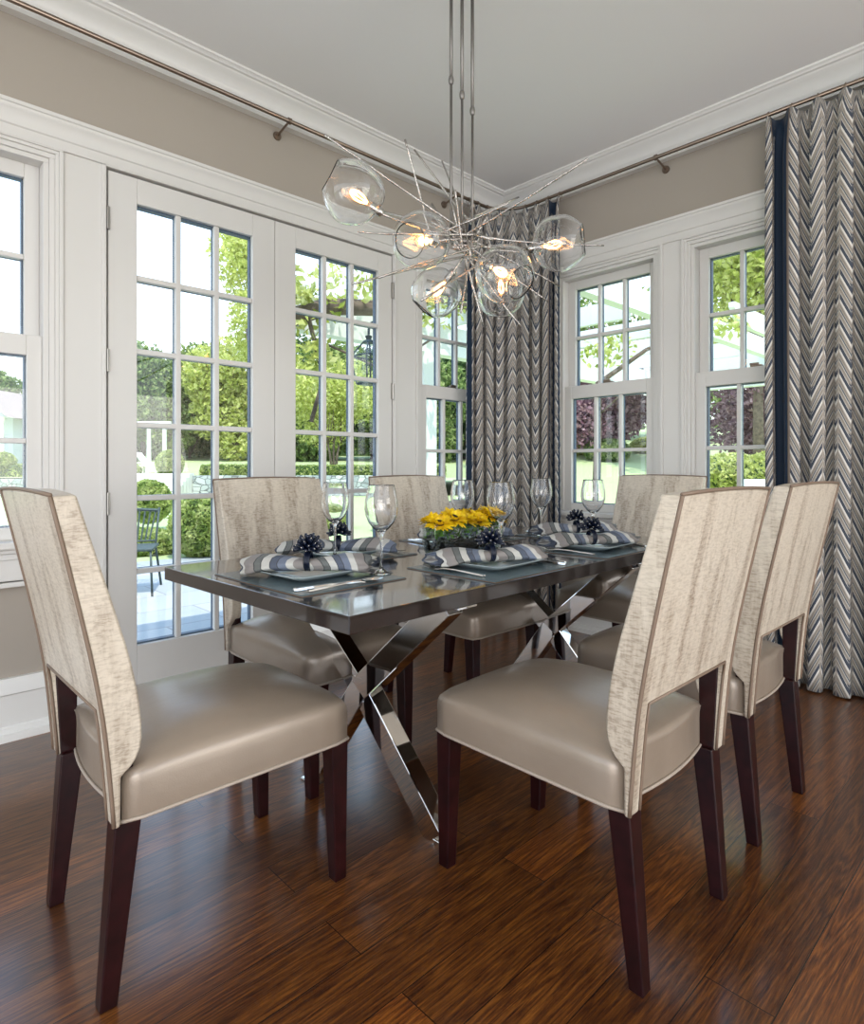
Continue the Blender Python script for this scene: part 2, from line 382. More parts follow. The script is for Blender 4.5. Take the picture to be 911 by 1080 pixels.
# header cap moulding: profile swept along both walls  (d = projection from panel plane)
def sweep_profile(prof, x0, y1, closed_top=True):
    """prof list of (d,z); runs along left wall from x0 to the corner, then along right wall down to y1; mitred"""
    vs = []; n = len(prof)
    for d, z in prof: vs.append((x0, DL-d, z))
    for d, z in prof: vs.append((DR-d, DL-d, z))
    for d, z in prof: vs.append((DR-d, y1, z))
    fs = []
    for s in (0, 1):
        for i in range(n-1): fs.append((s*n+i, s*n+i+1, (s+1)*n+i+1, (s+1)*n+i))
    return MB().add(vs, fs)
cap = [(-.02,2.43),(.012,2.43),(.012,2.47),(.018,2.475),(.020,2.495),(.026,2.515),(.036,2.53),(.040,2.536),(.040,2.545),(.046,2.548),(.046,2.562),(-.03,2.565)]
trim(sweep_profile(cap, xs[0], -.2), smooth=.6)
crown = [(-.03,2.935),(.012,2.935),(.014,2.955),(.022,2.962),(.030,2.972),(.036,2.978),(.040,2.99),(.055,3.012),(.078,3.030),(.095,3.038),(.100,3.046),(.112,3.049),(.118,3.056),(.130,3.060),(.131,3.071)]
# a taller cove: stretch so that the crown reads as in the photo
trim(sweep_profile([(d, z) for d, z in crown], BX, BY), 'crownw', smooth=.6)
# baseboards (under the windows) with cap and shoe
bb = [(-.03,.245),(-.012,.245),(-.010,.232),(-.004,.222),(-.002,.205),(.000,.200),(.002,.185),(-.008,.178),(-.008,.055),(.000,.05),(.004,.03),(.016,.026),(.020,.004),(.020,0)]
def base(name, a, b, wall):
    vs = []
    for t in (a, b):
        for d, z in bb: vs.append((t, DL-d, z) if wall == 'L' else (DR-d, t, z))
    n = len(bb); mb = MB().add(vs, [(i, i+1, n+i+1, n+i) for i in range(n-1)]+[tuple(range(n)), tuple(range(n, 2*n))])
    struct(mb.build(name, M['crownw'], smooth=.6))
base('baseboard_left', BX, xs[2], 'L'); base('baseboard_right', BY, WIN_R[0][1]+.0, 'R')
pl = MB().box(xs[2], xs[3]-.004, DL-.016, DL+.001, 0, .16); pl.box(xs[4]+.004, xs[5], DL-.016, DL+.001, 0, .16); trim(pl, bevel=.004)

# ---- double hung windows.  local frame: a = along wall, d = depth outwards from panel plane, z
def window(n, wall, a0, a1):
    def B(mb, x0, x1, d0, d1, z0, z1):
        if wall == 'L': mb.box(x0, x1, DL+d0, DL+d1, z0, z1)
        else: mb.box(DR+d0, DR+d1, x0, x1, z0, z1)
    root = bpy.data.objects.new('window_%d' % n, None); C.objects.link(root); struct(root)
    # stepped casing rebate
    cs = MB(); st = [(0, .016, -.010, .010), (.016, .030, -.004, .022), (.030, .050, .004, .036), (.050, .070, .014, .13)]
    for e0, e1, d0, d1 in st:
        B(cs, a0+e0, a0+e1, d0, .13, ZS, ZT-e1); B(cs, a1-e1, a1-e0, d0, .13, ZS, ZT-e1); B(cs, a0+e0, a1-e0, d0, .13, ZT-e1, ZT-e0)
    cs.build('window_casing', M['white'], root, bevel=.002)
    s0, s1 = a0+.07, a1-.07; g0, g1 = s0+.055, s1-.055
    def sash(name, d, zb, zt, gb, gt, gd=.045):
        f = MB(); B(f, s0, g0, d, d+gd, zb, zt); B(f, g1, s1, d, d+gd, zb, zt); B(f, g0, g1, d, d+gd, zb, gb); B(f, g0, g1, d, d+gd, gt, zt)
        fo = f.build(name, M['white'], root, bevel=.003)
        mu = MB(); w = .011
        for k in (1, 2): c = g0+(g1-g0)*k/3; B(mu, c-w, c+w, d+.006, d+.034, gb, gt)
        zc = (gb+gt)/2; B(mu, g0, g1, d+.0065, d+.0335, zc-w, zc+w)
        mu.build('muntin', M['white'], fo, bevel=.004)
        gl = MB(); B(gl, g0-.004, g1+.004, d+.018, d+.022, gb-.004, gt+.004); gl.build('pane', M['pane'], fo)
        ob = MB(); w = .0112; d0, d1 = d+.0345, d+.050
        for k in (1, 2): c = g0+(g1-g0)*k/3; B(ob, c-w, c+w, d0, d1, gb, gt)
        B(ob, g0, g1, d0, d1-.0005, zc-w, zc+w)
        for x in (g0, g1-.006): B(ob, x, x+.006, d+.0235, d1, gb, gt)
        for z in (gb, gt-.006): B(ob, g0, g1, d+.0235, d1-.001, z, z+.006)
        ob.build('outer_glazing_bar', M['glazing'], fo)
    sash('lower_sash', .034, ZS, 1.645, .852, 1.56)
    sash('upper_sash', .082, 1.60, ZT-.07, 1.648, 2.31)
    lk = MB(); c = (g0+g1)/2; B(lk, c-.03, c+.03, .04, .075, 1.645, 1.655); B(lk, c-.012, c+.035, .045, .06, 1.655, 1.668); lk.build('sash_lock', M['bronze'], root, bevel=.003)
    sl = MB(); B(sl, a0-.03, a1+.03, -.055, .034, ZS-.03, ZS); B(sl, a0-.01, a1+.01, -.03, .03, ZS-.05, ZS-.03); B(sl, a0, a1, .03, TH+.03, ZS-.04, ZS)
    sl.build('window_sill', M['white'], root, bevel=.005)
    ap = MB(); B(ap, a0-.01, a1+.01, -.012, .03, ZS-.16, ZS-.05); B(ap, a0-.01, a1+.01, -.02, .03, ZS-.075, ZS-.05); B(ap, a0-.01, a1+.01, -.018, .03, ZS-.185, ZS-.165)
    ap.build('window_apron', M['white'], root, bevel=.004)
for i, (w, ab) in enumerate([('L', WIN_L[0]), ('L', WIN_L[1]), ('R', WIN_R[0]), ('R', WIN_R[1])]): window(i+1, w, *ab)

# ---- french doors
def door(n, x0, x1, g0, g1, hx):
    root = bpy.data.objects.new('door_%d' % n, None); C.objects.link(root); struct(root)
    y0, y1 = DL+.004, DL+.048; z0, z1 = .012, 2.415; gb, gt = .282, 2.30
    f = MB(); f.box(x0, g0, y0, y1, z0, z1); f.box(g1, x1, y0, y1, z0, z1); f.box(g0, g1, y0, y1, z0, gb); f.box(g0, g1, y0, y1, gt, z1)
    f.build('door_leaf', M['white'], root, bevel=.003)
    mu = MB(); w = .0125
    for k in (1, 2): c = g0+(g1-g0)*k/3; mu.box(c-w, c+w, y0+.006, y1-.01, gb, gt)
    for k in range(1, 6): c = gb+(gt-gb)*k/6; mu.box(g0, g1, y0+.0065, y1-.0105, c-w, c+w)
    mu.build('muntin', M['white'], root, bevel=.004)
    MB().box(g0-.004, g1+.004, y0+.020, y0+.024, gb-.004, gt+.004).build('pane', M['pane'], root)
    ob = MB(); w = .0127
    for k in (1, 2): c = g0+(g1-g0)*k/3; ob.box(c-w, c+w, y1-.0095, y1+.006, gb, gt)
    for k in range(1, 6): c = gb+(gt-gb)*k/6; ob.box(g0, g1, y1-.0095, y1+.0055, c-w, c+w)
    for x in (g0, g1-.005): ob.box(x, x+.005, y0+.025, y1+.006, gb, gt)
    for z in (gb, gt-.007): ob.box(g0, g1, y0+.025, y1+.015, z, z+.007)
    ob.build('outer_glazing_bar', M['glazing'], root)
    for hz in (2.20, 1.57, .935, .28):
        h = MB(); h.tube([(hx, DL-.004, hz-.05), (hx, DL-.004, hz+.05)], .0065, 10); h.box(hx-.010, hx+.010, DL-.003, DL+.004, hz-.05, hz+.05)
        for q in (-.03, -.01, .01, .03): h.tube([(hx, DL-.004, hz+q-.001), (hx, DL-.004, hz+q+.001)], .0072, 10)
        h.build('hinge', M['hinge'], root)
door(1, .862, 1.683, .984, 1.556, .858); door(2, 1.686, 2.499, 1.812, 2.392, 2.503)
fr = MB()     # frame moulding around the pair
fr.box(DOOR[0]-.022, DOOR[0]-.004, DL-.010, DL+.03, 0, 2.445); fr.box(DOOR[1]+.004, DOOR[1]+.022, DL-.010, DL+.03, 0, 2.445); fr.box(DOOR[0]-.022, DOOR[1]+.022, DL-.010, DL+.03, 2.424, 2.444)
fr.box(DOOR[0]-.004, DOOR[1]+.004, DL+.05, DL+TH, 2.40, 2.46); fr.box(DOOR[0]-.004, DOOR[0]+.02, DL+.05, DL+TH, 0, 2.42); fr.box(DOOR[1]-.02, DOOR[1]+.004, DL+.05, DL+TH, 0, 2.42)
trim(fr, bevel=.003)
trim(MB().box(DOOR[0], DOOR[1], DL+.0, DL+TH+.06, -.02, .010), 'bronze')

# ------------------------------------------------------------------ dining chair (facing +x, origin on the floor under the seat centre)
S0 = .29
def lerp_prof(prof, z):
    prof = sorted(prof, key=lambda p: p[1])
    if z <= prof[0][1]: return prof[0][0]
    for (s0, z0), (s1, z1) in zip(prof, prof[1:]):
        if z <= z1: return s0+(s1-s0)*(z-z0)/(z1-z0)
    return prof[-1][0]
REAR = [(-.098,1.045),(-.072,.93),(-.050,.83),(-.031,.74),(-.016,.66),(-.004,.58),(.004,.50),(.010,.43),(.014,.372)]
FRONT = [(-.055,1.048),(-.020,.93),(.010,.83),(.036,.74),(.056,.66),(.067,.58),(.068,.53),(.060,.505),(.046,.488),(.027,.472),(.026,.372)]
def make_chair():
    t = thing('dining_chair', '', 'chair', (0,0,0), 0, 'upholstered dining chairs around the table')
    W = .243; HW = .200; ZO = .605
    zl = [.372,.42,.472,.480,.488,.50,.52,.54,.57,.605,.64,.69,.74,.79,.84,.89,.94,.99,1.045]
    yl = [-W,-HW,-.13,-.06,0,.06,.13,HW,W]
    vs = []; idx = {}
    for i, y in enumerate(yl):
        for j, z in enumerate(zl):
            k = 1-(y/W)**2
            bul = .012*k*max(0, min(1, (z-.6)/.1))
            topz = .006*k if j == len(zl)-1 else 0
            idx[('f', i, j)] = len(vs); vs.append((lerp_prof(FRONT, z)+bul-S0, y, z+topz))
            idx[('r', i, j)] = len(vs); vs.append((lerp_prof(REAR, z)-S0-.004*k*(z > .65), y, z-.002+topz))
    ny, nz = len(yl)-1, len(zl)-1
    ok = lambda i, j: 0 <= i < ny and 0 <= j < nz and not (0 < i < ny-1 and zl[j] < ZO-.001)
    fs = []
    for i in range(ny):
        for j in range(nz):
            if not ok(i, j): continue
            F = lambda a, b: idx[('f', a, b)]; R = lambda a, b: idx[('r', a, b)]
            fs.append((F(i,j),F(i+1,j),F(i+1,j+1),F(i,j+1))); fs.append((R(i,j),R(i,j+1),R(i+1,j+1),R(i+1,j)))
            if not ok(i-1, j): fs.append((F(i,j),F(i,j+1),R(i,j+1),R(i,j)))
            if not ok(i+1, j): fs.append((F(i+1,j),R(i+1,j),R(i+1,j+1),F(i+1,j+1)))
            if not ok(i, j-1): fs.append((F(i,j),R(i,j),R(i+1,j),F(i+1,j)))
            if not ok(i, j+1): fs.append((F(i,j+1),F(i+1,j+1),R(i+1,j+1),R(i,j+1)))
    back = MB().add(vs, fs).build('backrest', M['croc'], t, smooth=.7, bevel=.005)
    pp = MB()
    for sgn in (-1, 1):
        pp.tube([(lerp_prof(REAR, z)-S0-.001, sgn*(W-.001), z) for z in np.linspace(.375, 1.043, 16)], .0042, 6)
    pp.tube([(-.098-S0-.005*(1-(y/W)**2), y, 1.046+.006*(1-(y/W)**2)) for y in np.linspace(-W, W, 9)], .0042, 6)
    zz = list(np.linspace(.375, ZO, 7))
    pth = [(lerp_prof(REAR, z)-S0-.001, -HW, z) for z in zz]+[(lerp_prof(REAR, z)-S0-.001, HW, z) for z in zz[::-1]]
    pp.tube(pth, .0035, 6)
    tag(pp.build('piping', M['piping'], back, smooth=3), 'thin brown piping along the back edges')
    # seat cushion
    A0, A1, HWs = .019, .604, .2405; z0, ze, zc = .374, .455, .062
    n1, n2 = 22, 18; vs = []; fs = []; rows = []
    def ring(sc, z):
        r = []
        e = 18.0
        for k in range(64):
            a = 2*PI*k/64; ca, sa = math.cos(a), math.sin(a)
            q = (abs(ca)**e+abs(sa)**e)**(-1/e)
            x = ca*q*sc; y = sa*q*sc
            r.append(((A0+A1)/2+x*(A1-A0)/2-S0, y*HWs, z(x, y) if callable(z) else z))
        return r
    R = [ring(.995, z0), ring(1.0, z0+.006), ring(1.0, .42), ring(1.002, ze-.012), ring(.996, ze+.004), ring(.982, ze+.016)]
    def top(x, y): return ze+.016+zc*(1-abs(x)**3.0)**.8*(1-abs(y)**3.2)**.8
    for sc in (.955,.91,.85,.76,.64,.5,.34,.17): R.append(ring(sc, lambda x, y: top(x/1.0, y/1.0)))
    for r in R: vs += r
    for i in range(len(R)-1):
        for k in range(64): fs.append((i*64+k, i*64+(k+1) % 64, (i+1)*64+(k+1) % 64, (i+1)*64+k))
    vs.append(((A0+A1)/2-S0, 0, ze+.016+zc)); c = len(vs)-1; b = (len(R)-1)*64
    for k in range(64): fs.append((b+k, b+(k+1) % 64, c))
    fs.append(tuple(range(63, -1, -1)))
    # between the two back stiles the cushion stops a little further forward
    vs = [(max(x, .056-S0-.02*(1-(y/.2)**2)) if abs(y) < .206 else x, y, z) for x, y, z in vs]
    seat = MB().add(vs, fs).build('seat', M['leather'], t, smooth=3)
    wt = MB(); wt.tube([(max(x, .053-S0-.02*(1-(y/.2)**2)) if abs(y) < .206 else x, y, .376) for x, y, z in ring(1.006, .376)], .0042, 6, closed=True); wt.build('welt', M['welt'], seat, smooth=3)
    for sgn in (-1, 1):
        pb = MB(); y = sorted((sgn*.1975, sgn*.223)); pb.taper((.020-S0, .056-S0, y[0], y[1], .36), (.006-S0, .058-S0, y[0], y[1], .612)); pb.build('back_post', M['dkwood'], t, bevel=.003)
    for sgn in (-1, 1):
        def Y(a, b): q = sorted((sgn*a, sgn*b)); return q
        y0, y1 = Y(.184, .234), Y(.190, .224)
        l = MB(); l.taper((-.008-S0, .026-S0, y1[0], y1[1], 0), (.018-S0, .070-S0, y0[0], y0[1], .376)); l.build('leg', M['dkwood'], t, bevel=.003)
        l = MB(); l.taper((.561-S0, .596-S0, y1[0], y1[1], 0), (.543-S0, .594-S0, y0[0], y0[1], .376)); l.build('leg', M['dkwood'], t, bevel=.003)
    return t
ch = make_chair()
spots = [
 (.675, 1.580, 0, 'cream backed dining chair at the left head of the table, in the left foreground'),
 (1.422, .920, PI/2, 'cream backed dining chair in the right foreground, its cut-out back turned to us'),
 (2.139, .938, PI/2, 'cream backed dining chair on the right just before the large curtain, behind the foreground chair'),
 (1.345, 2.055, -PI/2, 'dining chair before the french doors facing us across the left part of the table'),
 (2.150, 2.060, -PI/2, 'dining chair by the right french door with the sunflower dish in front of it'),
 (2.925, 1.605, PI, 'dining chair at the far head of the table, below the right-hand windows')]
for i, (x, y, a, lb) in enumerate(spots):
    o = ch if i == 0 else dup(ch)
    o.location = (x, y, 0); o.rotation_euler = (0, 0, a); o['label'] = lb

# ------------------------------------------------------------------ table
TC = (1.815, 1.682); TR = math.radians(2.2); TZ = .760
tb = thing('dining_table', 'espresso wood dining table on crossed polished steel legs', 'table', (TC[0], TC[1], 0), TR)
MB().box(-1.0, 1.0, -.5, .5, TZ-.043, TZ).build('tabletop', M['table'], tb, bevel=.002)
def to_local(p):
    x, y = p[0]-TC[0], p[1]-TC[1]; c, s = math.cos(-TR), math.sin(-TR); return (x*c-y*s, x*s+y*c, p[2])
def cross(hub, T1, T2, F1, F2):
    hub, T1, T2, F1, F2 = [Vector(to_local(q)) for q in (hub, T1, T2, F1, F2)]
    fr_ = bpy.data.objects.new('cross_leg', None)
    for nm, q in (('bar', T1), ('bar', T2), ('bar', F1), ('bar', F2)):
        pass
    m = MB(); w, h = .060, .078
    for q in (T1, T2, F1, F2):
        d = (q-hub).normalized()
        m.bar(hub, q+d*0, w, h)
    m.bar(hub+Vector((0,0,-.04)), hub+Vector((0,0,.04)), .060, .05)
    for q in (F1, F2): m.box(q.x-.026, q.x+.026, q.y-.036, q.y+.036, 0, .008)
    for q in (T1, T2): m.box(q.x-.04, q.x+.04, q.y-.07, q.y+.07, TZ-.053, TZ-.043)
    m.build('cross_leg', M['chrome'], tb, bevel=.003)
cross((1.235,1.605,.385), (1.25,1.235,.715), (1.235,2.06,.715), (1.285,1.31,.012), (1.20,1.86,.012))
cross((2.335,1.650,.375), (2.35,1.275,.715), (2.335,2.10,.715), (2.385,1.35,.012), (2.30,1.90,.012))

# ------------------------------------------------------------------ place settings
def place_mat():
    o = thing('placemat', '', 'placemat', group='blue-grey placemats on the table')
    MB().box(-.186, .186, -.236, .236, .0014, .004).build('mat_top', M['matt'], o)
    MB().box(-.188, .188, -.238, .238, 0, .0014).build('mat_backing', M['matedge'], o)
    return o
def make_plate():
    n = 40; vs = []; fs = []
    def sq(r, z, e):
        out = []
        for k in range(n):
            a = 2*PI*k/n+PI/n; ca, sa = math.cos(a), math.sin(a); q = (abs(ca)**e+abs(sa)**e)**(-1/e); out.append((ca*q*r, sa*q*r, z))
        return out
    prof = [(.04,.004,6),(.085,.0,8),(.09,.0,8),(.10,.006,10),(.138,.020,14),(.140,.0225,14),(.136,.0235,14),(.102,.012,10),(.094,.0065,8),(.04,.006,6)]
    for r, z, e in prof: vs += sq(r, z, e)
    for i in range(len(prof)-1):
        for k in range(n): fs.append((i*n+k, i*n+(k+1) % n, (i+1)*n+(k+1) % n, (i+1)*n+k))
    fs.append(tuple(range(n))); fs.append(tuple((len(prof)-1)*n+k for k in range(n)))
    return MB().add(vs, fs).build('square_plate', M['plate'], smooth=.6)
def cutlery(kind):
    """along +x, handle at -x; lies on z=0"""
    m = MB()
    def strip(pts):
        """pts (x, halfwidth, zcentre, thickness)"""
        vs = []; fs = []
        for x, w, z, t in pts: vs += [(x,-w,z-t/2),(x,w,z-t/2),(x,w*.8,z+t/2),(x,-w*.8,z+t/2)]
        for i in range(len(pts)-1):
            for k in range(4): fs.append((i*4+k, i*4+(k+1) % 4, i*4+4+(k+1) % 4, i*4+4+k))
        fs += [(3,2,1,0), tuple(len(vs)-4+k for k in range(4))]; m.add(vs, fs)
    if kind == 'fork':
        strip([(-.105,.004,.004,.003),(-.102,.0085,.004,.0035),(-.06,.006,.006,.0035),(-.01,.0035,.009,.003),(.03,.003,.008,.003),(.045,.011,.005,.002),(.055,.0125,.004,.002)])
        for y in (-.010,-.0035,.0035,.010): m.bar((.053, y, .004), (.103, y*.9, .010), .0035, .002, up=(0,1,0))
    elif kind == 'knife':
        strip([(-.118,.004,.004,.004),(-.112,.009,.0045,.006),(-.06,.0075,.0045,.006),(-.02,.006,.0045,.005),(-.01,.008,.0045,.002),(.05,.0095,.0045,.0018),(.09,.009,.0045,.0016),(.115,.003,.0045,.0012)])
    else:
        strip([(-.105,.004,.004,.003),(-.102,.0085,.004,.0035),(-.06,.006,.006,.0035),(-.01,.0035,.009,.003),(.035,.003,.0075,.003),(.045,.008,.006,.0022)])
        vs = []; fs = []; nn = 14; rr = 5
        for i in range(rr+1):
            q = i/rr
            for k in range(nn):
                a = 2*PI*k/nn; vs.append((.070+.030*q*math.cos(a), .0195*q*math.sin(a), .0015+.008*q*q))
        for i in range(rr):
            for k in range(nn): fs.append((i*nn+k, i*nn+(k+1) % nn, (i+1)*nn+(k+1) % nn, (i+1)*nn+k))
        n0 = len(vs)//1; m.add(vs, fs); m.add([(x, y, z+.0014) for x, y, z in vs], [f[::-1] for f in fs])
    m.v = [(x*1.22, y*1.12, z) for x, y, z in m.v]
    return m.build(kind, M['silver'], smooth=.8)
def make_napkin():
    nu, nv = 56, 36; vs = []; uv = []; fs = []
    L = .205; r2 = random.Random(3)
    for i in range(nu+1):
        u = -1+2*i/nu
        open_ = min(1, (abs(u)/.75))**.9
        w = .026+.052*open_-.018*max(0, abs(u)-.85)/.15
        hgt = .021+.010*open_*(1-.45*max(0, abs(u)-.5)*2)
        cy = .014*math.sin(u*2.2)
        zc = hgt*.85-.010*max(0, abs(u)-.6)/.4
        for j in range(nv+1):
            a = 2*PI*j/nv
            rip = 1+.07*math.sin(3*a+u*4)+.05*math.sin(6*a+u*9)*open_+.025*math.sin(11*a-u*6)
            y = cy+w*math.cos(a)*rip*(1.1 if math.cos(a) > 0 else .9)
            z = zc+hgt*math.sin(a)*rip*(1 if math.sin(a) > 0 else .75)
            x = u*L+.018*math.cos(a)*(1 if u > 0 else -1)*abs(u)+.012*math.sin(5*a)*max(0, abs(u)-.8)*2
            vs.append((x, y, max(.0, z))); uv.append((u*.205+.012*math.sin(a)+.030*math.cos(a)*(1 if u > 0 else -1), j/nv*.3))
    W = nv+1
    for i in range(nu):
        for j in range(nv): fs.append((i*W+j, i*W+j+1, (i+1)*W+j+1, (i+1)*W+j))
    # inner folds that close the two open ends, recessed so that layers of cloth show
    for end in (0, nu):
        base_ = len(vs); ring_ = [vs[end*W+j] for j in range(W)]
        cx_ = sum(p_[0] for p_ in ring_)/W; cy_ = sum(p_[1] for p_ in ring_)/W; cz_ = sum(p_[2] for p_ in ring_)/W
        sgn = 1 if end else -1; prev = [end*W+j for j in range(W)]
        for lv, (k, dx) in enumerate(((.80, -.012), (.70, .002), (.48, -.018), (.36, -.004), (.1, -.02))):
            cur = []
            for j in range(W):
                p_ = ring_[j]; cur.append(len(vs)); vs.append((cx_+(p_[0]-cx_)*k+sgn*dx, cy_+(p_[1]-cy_)*k, cz_+(p_[2]-cz_)*k)); uv.append((sgn*.205+.006*lv+(p_[1]-cy_)*.55, j/nv*.3))
            for j in range(nv): fs.append((prev[j], prev[j+1], cur[j+1], cur[j]))
            prev = cur
    me = bpy.data.meshes.new('napkin'); me.from_pydata(vs, [], fs); me.update()
    ul = me.uv_layers.new(name='UVMap')
    for lp in me.loops: ul.data[lp.index].uv = uv[lp.vertex_index]
    o = link_mesh('napkin', me, M['napkin'], smooth=3)
    return o
def make_ring():
    o = thing('napkin_ring', '', 'napkin ring', group='navy beaded napkin rings')
    pr_ = []
    for k in range(28):
        a = 2*PI*k/28; pr_.append((0, .031*math.cos(a), .024+.028*math.sin(a)))
    b = MB()
    for dx in (-.006, 0, .006): b.tube([(dx, y, z) for x, y, z in pr_], .004, 6, closed=True)
    b.build('ring_band', M['navy'], o, smooth=3)
    s = MB(); q = MB(); r = random.Random(5); c = Vector((0, 0, .062))
    dirs = []
    for i in range(40):
        zt = 1-(i+.5)/40*1.15; a = i*2.39996; rr = math.sqrt(max(0, 1-zt*zt)); dirs.append(Vector((rr*math.cos(a), rr*math.sin(a), zt)))
    for d in dirs:
        l = .038+.014*r.random(); e = c+d*l
        s.tube([c+d*.006, c+d*l*.5, c+d*l*.85, e], [.002, .0045, .0060, .0035], 6); q.lathe([(0,-.0018),(.0018,0),(0,.0018)], e+d*.001, 6)
    s.build('bead_cluster', M['navy'], o, smooth=3); tag(q.build('bead_tips', M['pearl'], o, smooth=3), 'tiny pearl tips')
    return o
def make_glass():
    # thick walled wine glass, 0.278 tall
    out = [(0,.0),(.036,.0),(.0375,.0012),(.036,.003),(.018,.007),(.008,.013),(.0048,.024),(.0042,.06),(.0042,.10),(.0052,.118),(.012,.130),(.026,.142),(.040,.160),(.049,.182),(.0525,.203),(.0515,.225),(.047,.250),(.0420,.2755),(.0416,.2775),(.0410,.278)]
    inn = [(.0406,.2775),(.0406,.2755),(.0457,.250),(.0502,.225),(.0512,.203),(.0477,.182),(.0385,.161),(.0245,.1445),(.010,.134),(0,.131)]
    return MB().lathe(out+inn, n=40).build('wine_glass', M['glass'], smooth=3)

mats_, plates_, naps_, rings_, glasses_ = place_mat(), make_plate(), make_napkin(), make_ring(), make_glass()
fork_, knife_, spoon_ = cutlery('fork'), cutlery('knife'), cutlery('spoon')
first = [True]
#  name, mat centre, heading, plate offset (fwd,left), napkin yaw, glass position, words
SET = [
 ('A', (1.045,1.640), 0,      (.005,.010), -44,  (1.232,1.518), 'at the left head of the table', 'nearest the left end of the table', 'nearest the camera, before the left end of the sunflowers'),
 ('F', (1.612,1.372), PI/2,   (.010,.015), -28,   (1.792,1.500), 'on the near long side by the sunflowers', 'in front of the sunflowers', 'overlapping the right end of the sunflowers'),
 ('E', (2.262,1.392), PI/2,   (.005,.010), -30,  (2.405,1.485), 'beside the foreground chair back', 'beside the right foreground chair back', 'furthest to the right in the photo, before the far chair'),
 ('B', (1.372,1.948), -PI/2,  (.0,.0),     140,   (1.308,1.880), 'before the left door chair', 'left of the sunflowers on the far side', 'just left of the tallest nearest glass, before the right french door'),
 ('C', (2.090,1.972), -PI/2,  (.0,.0),     145,  (1.950,1.847), 'on the far long side behind the sunflowers', 'behind the sunflowers', 'behind the sunflowers by the corner curtain'),
 ('D', (2.590,1.690), PI,     (.0,.0),     -38,  (2.480,1.820), 'at the far head of the table', 'at the far right end of the table', 'standing alone before the middle of the corner curtain'),
]
def put(src, flag, loc, rz, label, group, cat=None):
    o = src if flag else dup(src)
    o.location = loc; o.rotation_euler = (0, 0, rz); o['label'] = label; o['group'] = group
    if cat: o['category'] = cat
    return o
for k, (nm, c, hd, po, ny_, gp, w1, w2, w3) in enumerate(SET):
    f = k == 0; h = hd+TR; ca, sa = math.cos(h), math.sin(h)
    def at(a, b): return (c[0]+a*ca-b*sa, c[1]+a*sa+b*ca)
    put(mats_, f, (c[0], c[1], TZ), h, 'blue-grey placemat %s' % w1, 'blue-grey placemats on the table', 'placemat')
    zt = TZ+.004
    px_, py_ = at(*po); put(plates_, f, (px_, py_, zt), h+.03, 'square pale plate %s, under a striped napkin' % w1, 'square plates on the placemats', 'plate')
    put(naps_, f, (px_, py_, zt+.012), math.radians(ny_), 'grey, white and blue striped napkin %s' % w2, 'striped napkins on the plates', 'napkin')
    put(rings_, f, (px_, py_, zt+.020), math.radians(ny_), 'navy bead napkin ring round the napkin %s' % w2, 'navy beaded napkin rings', 'napkin ring')
    put(glasses_, f, (gp[0], gp[1], zt if nm in 'AFED' else TZ+.004), 0, 'clear wine glass %s' % w3, 'wine glasses on the table', 'wine glass')
    a, b = at(.015, .200); put(fork_, f, (a, b, zt), h+.05, 'silver fork left of the plate %s' % w1, 'forks beside the plates', 'fork')
    a, b = at(-.025, -.180); put(knife_, f, (a, b, zt), h-.06, 'silver knife right of the plate %s' % w1, 'knives beside the plates', 'knife')
    a, b = at(-.022, -.218); put(spoon_, f, (a, b, zt), h-.10, 'silver spoon beyond the knife %s' % w1, 'spoons beside the plates', 'spoon')

# sunflower dish
VC = (1.81, 1.700); VL, VW = .215, .062
def stadium(hl, hw, z, n=48):
    out = []
    for k in range(n):
        a = 2*PI*k/n; ca, sa = math.cos(a), math.sin(a); e = 3.5; q = (abs(ca)**e+abs(sa)**e)**(-1/e); out.append((ca*q*hl, sa*q*hw, z))
    return out
def stad_mesh(levels, cap0=True, cap1=False):
    m = MB(); vs = []; fs = []; n = 48
    for hl, hw, z in levels: vs += stadium(hl, hw, z)
    for i in range(len(levels)-1):
        for k in range(n): fs.append((i*n+k, i*n+(k+1) % n, (i+1)*n+(k+1) % n, (i+1)*n+k))
    if cap0: fs.append(tuple(range(n)))
    if cap1: fs.append(tuple((len(levels)-1)*n+k for k in range(n)))
    return m.add(vs, fs)
dish = stad_mesh([(VL*.86,VW*.7,0),(VL*.95,VW*.9,.012),(VL,VW,.04),(VL,VW,.118),(VL-.004,VW-.004,.118),(VL-.004,VW-.004,.04),(VL*.94,VW*.86,.014),(VL*.85,VW*.66,.006)], True, True).build('glass_dish', M['vglass'], smooth=.9)
dish.location = (VC[0], VC[1], TZ); dish.rotation_euler = (0,0,TR); tag(dish, 'long clear glass dish of sunflowers in the middle of the table', 'vase')
pb = MB(); r = random.Random(11)
for i in range(230):
    x = r.uniform(-.88, .88)*VL; y = r.uniform(-.78, .78)*VW; z = r.uniform(.014, .056); s = r.uniform(.008, .014)
    if z < .02: x *= .92; y *= .8
    pb.lathe([(0,-s*.6),(s*.7,-s*.4),(s,0),(s*.7,s*.4),(0,s*.6)], (x, y, z), 8, axis=(r.uniform(-1,1), r.uniform(-1,1), 1))
po_ = pb.build('pebbles', M['stone'], smooth=3); po_.location = (VC[0], VC[1], TZ); po_.rotation_euler = (0,0,TR); tag(po_, 'glossy black pebbles filling the bottom of the glass dish', 'pebbles', kind='stuff')
